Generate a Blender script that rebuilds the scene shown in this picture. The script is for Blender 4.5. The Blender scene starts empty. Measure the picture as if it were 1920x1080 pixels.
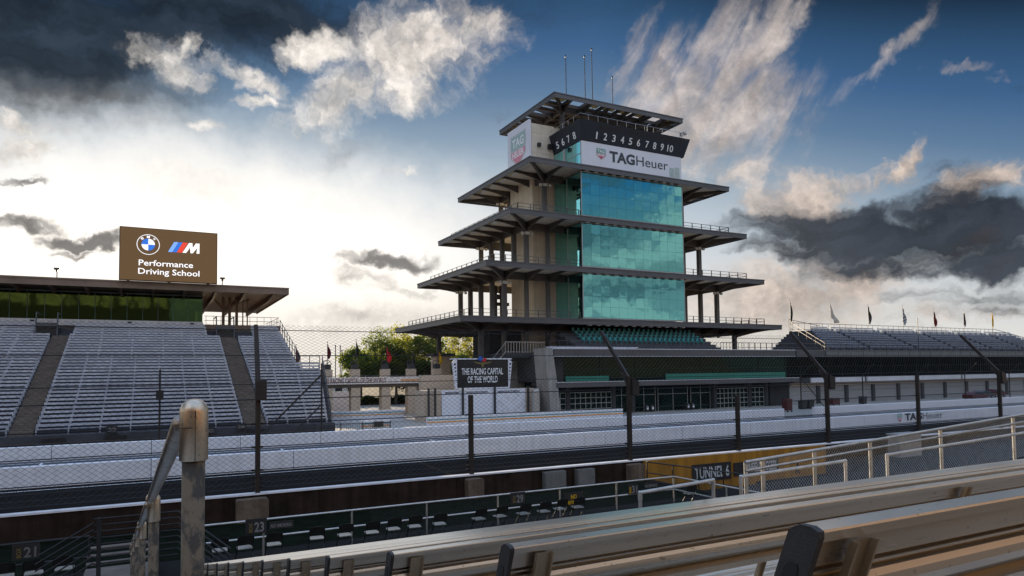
import bpy, math, random
import numpy as np
from mathutils import Vector, Matrix
random.seed(7)
D = bpy.data
COL = bpy.context.scene.collection
SC = bpy.context.scene
rad = math.radians

# ------------------------------------------------------------------ camera
FPX, CX, CY, EYE = 1285.0, 960.0, 638.0, 5.5          # focal length and principal point in photo pixels, eye height
_yaw, _pit, _rol = rad(27.7), math.atan(62/1285), math.atan(0.0128)
_f0 = Vector((math.sin(_yaw), math.cos(_yaw), 0)); _r0 = Vector((math.cos(_yaw), -math.sin(_yaw), 0)); _z = Vector((0, 0, 1))
CF = math.cos(_pit)*_f0 + math.sin(_pit)*_z
_u = -math.sin(_pit)*_f0 + math.cos(_pit)*_z
CR = math.cos(_rol)*_r0 - math.sin(_rol)*_u
CU = math.sin(_rol)*_r0 + math.cos(_rol)*_u
EYEP = Vector((0, 0, EYE))
cam = D.cameras.new("camera"); camo = D.objects.new("camera", cam); COL.objects.link(camo)
cam.sensor_width = 36; cam.lens = 36*FPX/1920; cam.shift_y = (CY-540)/1920
cam.clip_start = 0.05; cam.clip_end = 6000
m = Matrix.Identity(4)
for i in range(3):
    m[i][0], m[i][1], m[i][2], m[i][3] = CR[i], CU[i], -CF[i], EYEP[i]
camo.matrix_world = m
SC.camera = camo
def ray(x, y): return CF + (x-CX)/FPX*CR - (y-CY)/FPX*CU
def atY(x, y, Y): d = ray(x, y); return EYEP + d*(Y/d.y)
def atX(x, y, X): d = ray(x, y); return EYEP + d*(X/d.x)
def atZ(x, y, Z): d = ray(x, y); return EYEP + d*((Z-EYE)/d.z)

# ------------------------------------------------------------------ sky
SUN_AZ, SUN_EL = 3.4, 8.0
SKY_STRENGTH = 0.1
SUND = Vector((math.sin(rad(SUN_AZ))*math.cos(rad(SUN_EL)), math.cos(rad(SUN_AZ))*math.cos(rad(SUN_EL)), math.sin(rad(SUN_EL))))
W = D.worlds.new("World"); SC.world = W; W.use_nodes = True
nt = W.node_tree; nt.nodes.clear(); L = nt.links
def nd(t, **k):
    n = nt.nodes.new(t)
    for a, b in k.items(): setattr(n, a, b)
    return n
def plug(sock, v):
    if isinstance(v, bpy.types.NodeSocket): L.new(v, sock)
    else: sock.default_value = v
def M(op, a, b=0.0, c=0.0, clamp=False):
    n = nd('ShaderNodeMath', operation=op, use_clamp=clamp)
    plug(n.inputs[0], a); plug(n.inputs[1], b)
    if op in ('MULTIPLY_ADD',): plug(n.inputs[2], c)
    return n.outputs[0]
def sstep(v, lo, hi, a=0.0, b=1.0):
    n = nd('ShaderNodeMapRange', interpolation_type='SMOOTHSTEP')
    plug(n.inputs['Value'], v); n.inputs['From Min'].default_value = lo; n.inputs['From Max'].default_value = hi
    n.inputs['To Min'].default_value = a; n.inputs['To Max'].default_value = b
    return n.outputs[0]
def mixc(f, a, b):
    n = nd('ShaderNodeMix', data_type='RGBA'); plug(n.inputs[0], f)
    for s, v in ((n.inputs[6], a), (n.inputs[7], b)):
        if isinstance(v, tuple): s.default_value = (*v, 1)
        else: plug(s, v)
    return n.outputs[2]
def mulc(a, b, typ='MULTIPLY'):
    n = nd('ShaderNodeMix', data_type='RGBA', blend_type=typ); n.inputs[0].default_value = 1.0
    for s, v in ((n.inputs[6], a), (n.inputs[7], b)):
        if isinstance(v, tuple): s.default_value = (*v, 1)
        else: plug(s, v)
    return n.outputs[2]
def fbm(vec, scale, detail=6, rough=0.6, dist=0.0):
    n = nd('ShaderNodeTexNoise'); plug(n.inputs['Vector'], vec)
    n.inputs['Scale'].default_value = scale; n.inputs['Detail'].default_value = detail
    n.inputs['Roughness'].default_value = rough; n.inputs['Distortion'].default_value = dist
    return n
def vm(op, a, b=None):
    n = nd('ShaderNodeVectorMath', operation=op); plug(n.inputs[0], a)
    if b is not None: plug(n.inputs[1], b)
    return n.outputs[1] if op in ('DOT_PRODUCT', 'LENGTH') else n.outputs[0]
dirn = nd('ShaderNodeTexCoord').outputs['Generated']
sx = nd('ShaderNodeSeparateXYZ'); L.new(dirn, sx.inputs[0])
az = M('MULTIPLY', M('ARCTAN2', sx.outputs[0], sx.outputs[1]), 57.29578)
el = M('MULTIPLY', M('ARCSINE', sx.outputs[2]), 57.29578)
cmb = nd('ShaderNodeCombineXYZ'); L.new(az, cmb.inputs[0]); L.new(el, cmb.inputs[1])
AE = cmb.outputs[0]                                      # azimuth / elevation in degrees
wz = fbm(AE, 0.22, 4, 0.55)
wz2 = fbm(AE, 0.85, 4, 0.6)
warp = vm('ADD', vm('MULTIPLY', vm('SUBTRACT', wz.outputs['Color'], (0.5, 0.5, 0.5)), (6.0, 3.6, 0)),
          vm('MULTIPLY', vm('SUBTRACT', wz2.outputs['Color'], (0.5, 0.5, 0.5)), (2.4, 1.6, 0)))
AEW = vm('ADD', AE, warp)
# clouds: azimuth, elevation, half-width, half-height (degrees), tilt, amount
WHITE = [(19.4,25.5,6.7,3.2,9,1.0),(14.1,22.0,4.1,2.3,35,1.0),(24.4,27.7,4.2,2.1,-16,.8),(11.6,25.1,2.3,1.4,6,1.1),(25.3,25.1,2.4,2.6,-56,.5),(10.4,19.9,2.5,.8,23,.6),(19,22.6,3.8,1.6,-2,.8),
 (1.3,22.8,3.1,1.4,-16,.75),(6.7,22.4,3.6,.9,-12,.85),(2.1,24.0,1.3,.7,9,.9),(7.5,20.9,2.8,.5,2,.8),(3.8,18.9,2.3,.5,10,.6),(-7.6,17.2,2.7,.8,5,.9),(-7.6,15.8,2.5,.9,10,.9),(-8.8,17.9,.9,.4,11,.7),(18,16.5,2,.3,9,.5),
 (50.1,13.0,4.6,1.7,4,.95),(53.1,13.9,4.1,1.1,-17,.7),(57.8,14.5,2.5,.8,42,.95),(58.1,13.2,1.4,.7,-8,.6),(62.8,12.5,3.3,1.3,17,.95),(47,15.1,4.8,1.6,-6,.45),
 (49.8,5.5,7.3,2.9,-3,1.0),(54.3,6.2,5,1.6,7,.9),(62.1,8.6,2.1,.7,17,.8),(63.5,6.8,1.8,.6,6,.5),(52.2,7.8,3.4,1.2,-20,.8),(57.7,3.9,10.1,.8,-3,.5),
 (2.5,14.5,6,2.0,3,.55),(12,13.5,6,1.6,0,.35),(16.3,4.5,8.6,1.3,0,.8),(9.6,11.6,4.9,2.5,3,.35)]
WISPY = [(41.7,21.0,9.5,2.8,46,1.0),(47.2,23.6,7.0,2.0,48,.95),(37.9,24.3,4.2,1.5,54,.65),(43.6,19.0,8.4,3.6,8,1.05),(40.5,22.9,5.4,2.6,43,.8),(46.5,16.6,5,2.2,0,.6),(57,22.1,4.2,.9,34,.6),(61.9,20.6,2.3,.4,-18,.45),(64.2,19.2,1.3,.3,-3,.5),(50.2,21.4,.9,.3,-27,.6),(59.5,23.7,1.8,.7,42,.4)]
DARK = [(-7.5,10.6,3.3,.6,2,.9),(-4.7,9.7,3.5,.7,-2,1.0),(-5.3,8.8,2.2,.4,5,.7),(-8,13.8,2.2,.3,4,.7),(-6.8,14.3,.9,.2,9,.4),(17.8,9.4,5,.7,1,.8),(15.8,7.3,4.1,1.3,-9,.55),(13.7,4.9,4.6,1.3,0,.35),(10.4,10,2.9,.6,-8,.3),
 (54.9,10.0,9.4,2.0,-10,1.15),(61.2,9.6,6.2,3.0,0,1.2),(50.5,9.2,5,1.1,-8,.95),(57,7.6,6,1.4,0,.9),(63.5,7.5,3.6,2.2,-6,1.0),(53,8.9,5.2,1.0,-16,.7),(58.5,7.3,5,1.1,-11,.75),(60.7,4.8,6,1.1,-8,.6),(63.4,3.7,3.5,.7,-4,.6),(55.3,3.6,4.2,.6,-3,.3)]
GREY = [(-7.7,22.9,9.9,4.7,3,1.1),(3.2,26.5,13.5,3.4,5,1.0),(-4.5,20.6,6.3,2.5,-11,.75),(7.9,25.8,5.3,2.1,7,.5),(-1.8,19.3,4.9,1.4,9,.45),(29.9,28.4,7.3,1.4,-2,.3),(13.7,17.6,4.7,1.2,17,.3)]
def blobs(lst, vec):
    acc = None
    for (a, e, rx, ry, t, amt) in lst:
        mp = nd('ShaderNodeMapping', vector_type='TEXTURE'); L.new(vec, mp.inputs[0])
        mp.inputs['Location'].default_value = (a, e, 0); mp.inputs['Rotation'].default_value = (0, 0, rad(t)); mp.inputs['Scale'].default_value = (rx*1.25, ry*1.25, 1)
        f = sstep(vm('LENGTH', mp.outputs[0]), 1.35, 0.1, 0.0, amt)
        acc = f if acc is None else M('MAXIMUM', acc, f)
    return acc
dW, dD, dG = blobs(WHITE, AEW), blobs(DARK, AEW), blobs(GREY, AEW)
# streaky direction for the wisps (high cirrus falling to the lower left)
mpw = nd('ShaderNodeMapping', vector_type='TEXTURE'); L.new(AE, mpw.inputs[0]); mpw.inputs['Rotation'].default_value = (0, 0, rad(54)); mpw.inputs['Scale'].default_value = (8.0, 2.3, 1)
nW = fbm(mpw.outputs[0], 1.1, 7, 0.58, 0.45).outputs[0]
dS = blobs(WISPY, AEW)
n1 = fbm(AEW, 0.30, 9, 0.58).outputs[0]
mpe = nd('ShaderNodeMapping'); L.new(AEW, mpe.inputs[0]); mpe.inputs['Scale'].default_value = (0.35, 1.0, 1); mpe.inputs['Location'].default_value = (40, 9, 0)
n2 = fbm(mpe.outputs[0], 0.42, 8, 0.56).outputs[0]
n3 = fbm(AE, 1.1, 6, 0.6).outputs[0]
aW = M('MULTIPLY', sstep(dW, 0.02, 0.25), sstep(M('ADD', dW, M('MULTIPLY', M('SUBTRACT', n1, 0.5), 1.55)), 0.16, 1.10))
aS = M('MULTIPLY', sstep(dS, 0.02, 0.45), sstep(M('ADD', dS, M('MULTIPLY', M('SUBTRACT', nW, 0.5), 2.0)), 0.12, 1.20))
aD = sstep(M('ADD', dD, M('MULTIPLY', M('SUBTRACT', n2, 0.5), 1.7)), 0.22, 0.95)
aG = sstep(M('ADD', dG, M('MULTIPLY', M('SUBTRACT', n2, 0.5), 1.0)), 0.05, 0.85)
EXPOSURE = 1.0
K = 1/SKY_STRENGTH/2**EXPOSURE
sky = nd('ShaderNodeTexSky', sky_type='NISHITA'); sky.sun_disc = False
sky.sun_elevation = rad(SUN_EL); sky.sun_rotation = rad(SUN_AZ); sky.air_density = 1.0; sky.dust_density = 0.6; sky.ozone_density = 2.0
ang = M('MULTIPLY', M('ARCCOSINE', vm('DOT_PRODUCT', dirn, tuple(SUND))), 57.29578)   # angle from the sun
def gray(v, col):
    c = nd('ShaderNodeCombineColor'); [L.new(v, c.inputs[i]) for i in range(3)]
    return mulc(c.outputs[0], tuple(x*K for x in col))
# clear sky: pale near the horizon, deepening upward and away from the sun
pel = M('ADD', el, M('MULTIPLY', M('MAXIMUM', M('SUBTRACT', az, 35.0), 0.0), 0.27))
rp = nd('ShaderNodeValToRGB'); L.new(M('DIVIDE', pel, 40.0), rp.inputs[0])
stops = [(4, (.74, .70, .65)), (10, (.78, .79, .80)), (15, (.54, .61, .67)), (19, (.29, .38, .475)), (22.5, (.125, .215, .345)), (26, (.050, .125, .265)), (29, (.028, .078, .165)), (32, (.008, .018, .036)), (38, (.03, .07, .15))]
while len(rp.color_ramp.elements) < len(stops): rp.color_ramp.elements.new(0.5)
for e_, (p_, c_) in zip(rp.color_ramp.elements, stops): e_.position = p_/40; e_.color = (*c_, 1)
clear = mixc(0.12, mulc(rp.outputs[0], (K, K, K)), mulc(sky.outputs[0], (0.21, 0.33, 0.46)))
# unseen sky overhead and behind the viewer, made up for fill light and reflections
nB = fbm(vm('MULTIPLY', dirn, (1, 1, 2.0)), 2.6, 8, 0.58, 0.4).outputs[0]
back = M('MAXIMUM', sstep(sx.outputs[1], 0.30, -0.10), sstep(el, 32, 50))
mpb = nd('ShaderNodeMapping'); L.new(AE, mpb.inputs[0]); mpb.inputs['Scale'].default_value = (0.085, 0.36, 1)
nL = fbm(mpb.outputs[0], 1.0, 7, 0.55, 0.5).outputs[0]
rl = nd('ShaderNodeValToRGB'); L.new(M('DIVIDE', el, 30.0), rl.inputs[0])
lst = [(0, (.50, .46, .42)), (5, (.40, .44, .46)), (9, (.46, .46, .44)), (12.5, (.26, .36, .43)), (15.5, (.07, .24, .48)), (21, (.10, .30, .60)), (28, (.42, .72, 1.20))]
while len(rl.color_ramp.elements) < len(lst): rl.color_ramp.elements.new(0.5)
for e_, (p_, c_) in zip(rl.color_ramp.elements, lst): e_.position = p_/30; e_.color = (*c_, 1)
low = mulc(rl.outputs[0], (K, K, K))
low = mixc(M('MULTIPLY', sstep(nL, 0.50, 0.60), 0.85), low, tuple(x*K for x in (.78, .74, .68)))
low = mixc(M('MULTIPLY', sstep(nL, 0.46, 0.34), 0.75), low, tuple(x*K for x in (.13, .17, .21)))
bcol = mixc(M('MULTIPLY', sstep(nB, 0.45, 0.58), sstep(el, 17, 26)), low, mixc(sstep(el, 28, 60), gray(sstep(nB, 0.48, 0.68, 1.15, 0.5), (1.70, 1.55, 1.45)), gray(sstep(nB, 0.5, 0.72, 1.0, 0.75), (0.74, 1.10, 1.90))))
shade = M('MULTIPLY', sstep(n1, 0.33, 0.72, 0.58, 1.10), sstep(n3, 0.3, 0.7, 0.86, 1.1))
near = sstep(ang, 8, 55, 1.0, 0.0)
wcol = mixc(near, gray(shade, (0.66, 0.55, 0.48)), gray(shade, (1.0, 0.94, 0.87)))
dcol = mixc(near, gray(sstep(n2, 0.3, 0.75, 0.6, 1.7), (0.025, 0.031, 0.044)), gray(sstep(n2, 0.3, 0.7, 0.9, 2.0), (0.11, 0.105, 0.10)))
gcol = gray(sstep(n2, 0.3, 0.75, 0.55, 1.9), (0.020, 0.029, 0.042))
gl_m = nd('ShaderNodeMapping', vector_type='TEXTURE'); L.new(AEW, gl_m.inputs[0]); gl_m.inputs['Location'].default_value = (2.5, 7.5, 0); gl_m.inputs['Scale'].default_value = (27, 11.5, 1)
glow = sstep(vm('LENGTH', gl_m.outputs[0]), 1.25, 0.35)
c = mixc(M('MULTIPLY', aG, 0.95), clear, gcol)
c = mixc(glow, c, tuple(x*K for x in (1.30, 1.22, 1.12)))
hz = M('MULTIPLY', sstep(el, 10, 2, 0.0, 0.7), sstep(ang, 75, 20, 0.35, 1.0))
c = mixc(hz, c, tuple(x*K for x in (0.80, 0.74, 0.66)))
c = mixc(M('MULTIPLY', aS, 0.85), c, gray(shade, (0.74, 0.64, 0.58)))
c = mixc(aW, c, wcol)
c = mixc(M('MULTIPLY', aD, 0.95), c, dcol)
c = mixc(back, c, bcol)
bg = nd('ShaderNodeBackground'); bg.inputs['Strength'].default_value = SKY_STRENGTH
L.new(c, bg.inputs['Color'])
L.new(bg.outputs[0], nd('ShaderNodeOutputWorld').inputs['Surface'])

# ------------------------------------------------------------------ sun, exposure
sl = D.lights.new("sun", 'SUN'); sl.energy = 5.0; sl.angle = rad(0.53); sl.color = (1.0, 0.80, 0.56)
so = D.objects.new("sun", sl); COL.objects.link(so)
so.rotation_mode = 'QUATERNION'; so.rotation_quaternion = (-SUND).to_track_quat('-Z', 'Y'); so.location = SUND*300
SC.view_settings.view_transform = 'Standard'; SC.view_settings.look = 'None'
SC.view_settings.exposure = EXPOSURE; SC.view_settings.gamma = 1.0; SC.view_settings.use_curve_mapping = False
SC.render.engine = 'CYCLES'
SC.cycles.max_bounces = 6; SC.cycles.transparent_max_bounces = 16; SC.cycles.caustics_reflective = False; SC.cycles.caustics_refractive = False

# ------------------------------------------------------------------ materials
def mat(name, col, rough=0.6, metal=0.0, var=0.15, vs=1.5, col2=None, stretch=(1, 1, 1), bump=0.0, bs=20.0, spec=0.5, emit=None, estr=1.0, streak=0.0, thr=None, coat=0.0, coatr=.2, speck=0.0):
    m = D.materials.new(name); m.use_nodes = True
    t = m.node_tree; b = t.nodes['Principled BSDF']
    b.inputs['Roughness'].default_value = rough; b.inputs['Metallic'].default_value = metal; b.inputs['Specular IOR Level'].default_value = spec; b.inputs['Coat Weight'].default_value = coat; b.inputs['Coat Roughness'].default_value = coatr; b.inputs['Coat IOR'].default_value = 1.7; estr = estr*.5
    g = t.nodes.new('ShaderNodeNewGeometry')
    mp = t.nodes.new('ShaderNodeMapping'); t.links.new(g.outputs['Position'], mp.inputs[0]); mp.inputs['Scale'].default_value = stretch
    n = t.nodes.new('ShaderNodeTexNoise'); t.links.new(mp.outputs[0], n.inputs['Vector']); n.inputs['Scale'].default_value = vs; n.inputs['Detail'].default_value = 7; n.inputs['Roughness'].default_value = 0.65
    r = t.nodes.new('ShaderNodeValToRGB'); t.links.new(n.outputs[0], r.inputs[0])
    lo = tuple(x*(1-var) for x in col); hi = tuple(min(1, x*(1+var)) for x in (col2 or col))
    if col2: lo = col; hi = col2
    r.color_ramp.elements[0].color = (*lo, 1); r.color_ramp.elements[1].color = (*hi, 1)
    p0, p1 = thr or (0.3, 0.7)
    r.color_ramp.elements[0].position = p0; r.color_ramp.elements[1].position = p1
    t.links.new(r.outputs[0], b.inputs['Base Color'])
    if streak:
        mp2 = t.nodes.new('ShaderNodeMapping'); t.links.new(g.outputs['Position'], mp2.inputs[0]); mp2.inputs['Scale'].default_value = (3.0, 3.0, 0.12)
        n2 = t.nodes.new('ShaderNodeTexNoise'); t.links.new(mp2.outputs[0], n2.inputs['Vector']); n2.inputs['Scale'].default_value = 1.0; n2.inputs['Detail'].default_value = 5
        r2 = t.nodes.new('ShaderNodeValToRGB'); t.links.new(n2.outputs[0], r2.inputs[0]); r2.color_ramp.elements[0].position = 0.35; r2.color_ramp.elements[1].position = 0.6
        r2.color_ramp.elements[0].color = (1-streak, 1-streak*1.05, 1-streak*1.1, 1); r2.color_ramp.elements[1].color = (1, 1, 1, 1)
        mx = t.nodes.new('ShaderNodeMix'); mx.data_type = 'RGBA'; mx.blend_type = 'MULTIPLY'; mx.inputs[0].default_value = 1
        t.links.new(r.outputs[0], mx.inputs[6]); t.links.new(r2.outputs[0], mx.inputs[7]); t.links.new(mx.outputs[2], b.inputs['Base Color'])
    if speck:
        src = b.inputs['Base Color'].links[0].from_socket; f = 1-speck
        for sc_, st_, p_, q_ in ((70, (1, 1, 1), .66, .70), (9, (.05, 3, 3), .56, .74)):
            m4 = t.nodes.new('ShaderNodeMapping'); t.links.new(g.outputs['Position'], m4.inputs[0]); m4.inputs['Scale'].default_value = st_
            n4 = t.nodes.new('ShaderNodeTexNoise'); t.links.new(m4.outputs[0], n4.inputs['Vector']); n4.inputs['Scale'].default_value = sc_; n4.inputs['Detail'].default_value = 4
            r4 = t.nodes.new('ShaderNodeValToRGB'); t.links.new(n4.outputs[0], r4.inputs[0]); r4.color_ramp.elements[0].position = p_; r4.color_ramp.elements[1].position = q_
            r4.color_ramp.elements[0].color = (1, 1, 1, 1); r4.color_ramp.elements[1].color = (f, f*.97, f*.93, 1)
            x4 = t.nodes.new('ShaderNodeMix'); x4.data_type = 'RGBA'; x4.blend_type = 'MULTIPLY'; x4.inputs[0].default_value = 1
            t.links.new(src, x4.inputs[6]); t.links.new(r4.outputs[0], x4.inputs[7]); src = x4.outputs[2]
        t.links.new(src, b.inputs['Base Color'])
    rr = t.nodes.new('ShaderNodeMapRange'); t.links.new(n.outputs[0], rr.inputs[0]); rr.inputs['To Min'].default_value = max(0.02, rough-0.10); rr.inputs['To Max'].default_value = min(1, rough+0.10)
    t.links.new(rr.outputs[0], b.inputs['Roughness'])
    if bump:
        n3 = t.nodes.new('ShaderNodeTexNoise'); t.links.new(g.outputs['Position'], n3.inputs['Vector']); n3.inputs['Scale'].default_value = bs; n3.inputs['Detail'].default_value = 4
        bp = t.nodes.new('ShaderNodeBump'); bp.inputs['Strength'].default_value = bump; bp.inputs['Distance'].default_value = 0.02
        t.links.new(n3.outputs[0], bp.inputs['Height']); t.links.new(bp.outputs[0], b.inputs['Normal'])
    if emit:
        b.inputs['Emission Color'].default_value = (*emit, 1); b.inputs['Emission Strength'].default_value = estr
    return m
def glass(name, tint, dark, refl=0.55, rough=0.03, trans=0.35):
    m = D.materials.new(name); m.use_nodes = True; t = m.node_tree; t.nodes.clear()
    o = t.nodes.new('ShaderNodeOutputMaterial')
    gl = t.nodes.new('ShaderNodeBsdfGlossy'); gl.inputs['Color'].default_value = (*tint, 1); gl.inputs['Roughness'].default_value = rough
    tr = t.nodes.new('ShaderNodeBsdfTransparent'); tr.inputs['Color'].default_value = (*dark, 1)
    df = t.nodes.new('ShaderNodeBsdfDiffuse'); df.inputs['Color'].default_value = (*[x*0.25 for x in dark], 1)
    m1 = t.nodes.new('ShaderNodeMixShader'); m1.inputs[0].default_value = trans
    t.links.new(df.outputs[0], m1.inputs[1]); t.links.new(tr.outputs[0], m1.inputs[2])
    lw = t.nodes.new('ShaderNodeLayerWeight'); lw.inputs['Blend'].default_value = 0.25
    mr = t.nodes.new('ShaderNodeMapRange'); t.links.new(lw.outputs['Fresnel'], mr.inputs[0]); mr.inputs['To Min'].default_value = refl*0.75; mr.inputs['To Max'].default_value = 0.98
    m2 = t.nodes.new('ShaderNodeMixShader'); t.links.new(mr.outputs[0], m2.inputs[0])
    t.links.new(m1.outputs[0], m2.inputs[1]); t.links.new(gl.outputs[0], m2.inputs[2])
    n = t.nodes.new('ShaderNodeTexNoise'); n.inputs['Scale'].default_value = 0.35; g = t.nodes.new('ShaderNodeNewGeometry'); t.links.new(g.outputs['Position'], n.inputs['Vector'])
    bp = t.nodes.new('ShaderNodeBump'); bp.inputs['Strength'].default_value = 0.12; bp.inputs['Distance'].default_value = 0.12; t.links.new(n.outputs[0], bp.inputs['Height']); t.links.new(bp.outputs[0], gl.inputs['Normal'])
    t.links.new(m2.outputs[0], o.inputs[0]); return m
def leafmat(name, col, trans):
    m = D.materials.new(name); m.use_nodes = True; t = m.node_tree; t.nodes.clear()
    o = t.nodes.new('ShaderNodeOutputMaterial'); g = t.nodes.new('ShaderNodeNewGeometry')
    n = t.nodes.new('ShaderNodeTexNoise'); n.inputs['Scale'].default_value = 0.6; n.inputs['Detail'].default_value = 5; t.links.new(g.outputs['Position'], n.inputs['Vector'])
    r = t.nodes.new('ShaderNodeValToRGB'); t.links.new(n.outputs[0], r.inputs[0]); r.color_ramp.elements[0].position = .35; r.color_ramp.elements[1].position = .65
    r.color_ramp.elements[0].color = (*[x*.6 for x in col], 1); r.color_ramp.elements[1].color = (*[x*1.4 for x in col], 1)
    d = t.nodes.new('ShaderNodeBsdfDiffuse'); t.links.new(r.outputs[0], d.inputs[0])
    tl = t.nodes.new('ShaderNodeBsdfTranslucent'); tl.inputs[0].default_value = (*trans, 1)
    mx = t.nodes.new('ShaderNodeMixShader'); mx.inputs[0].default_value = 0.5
    t.links.new(d.outputs[0], mx.inputs[1]); t.links.new(tl.outputs[0], mx.inputs[2]); t.links.new(mx.outputs[0], o.inputs[0]); return m
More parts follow.
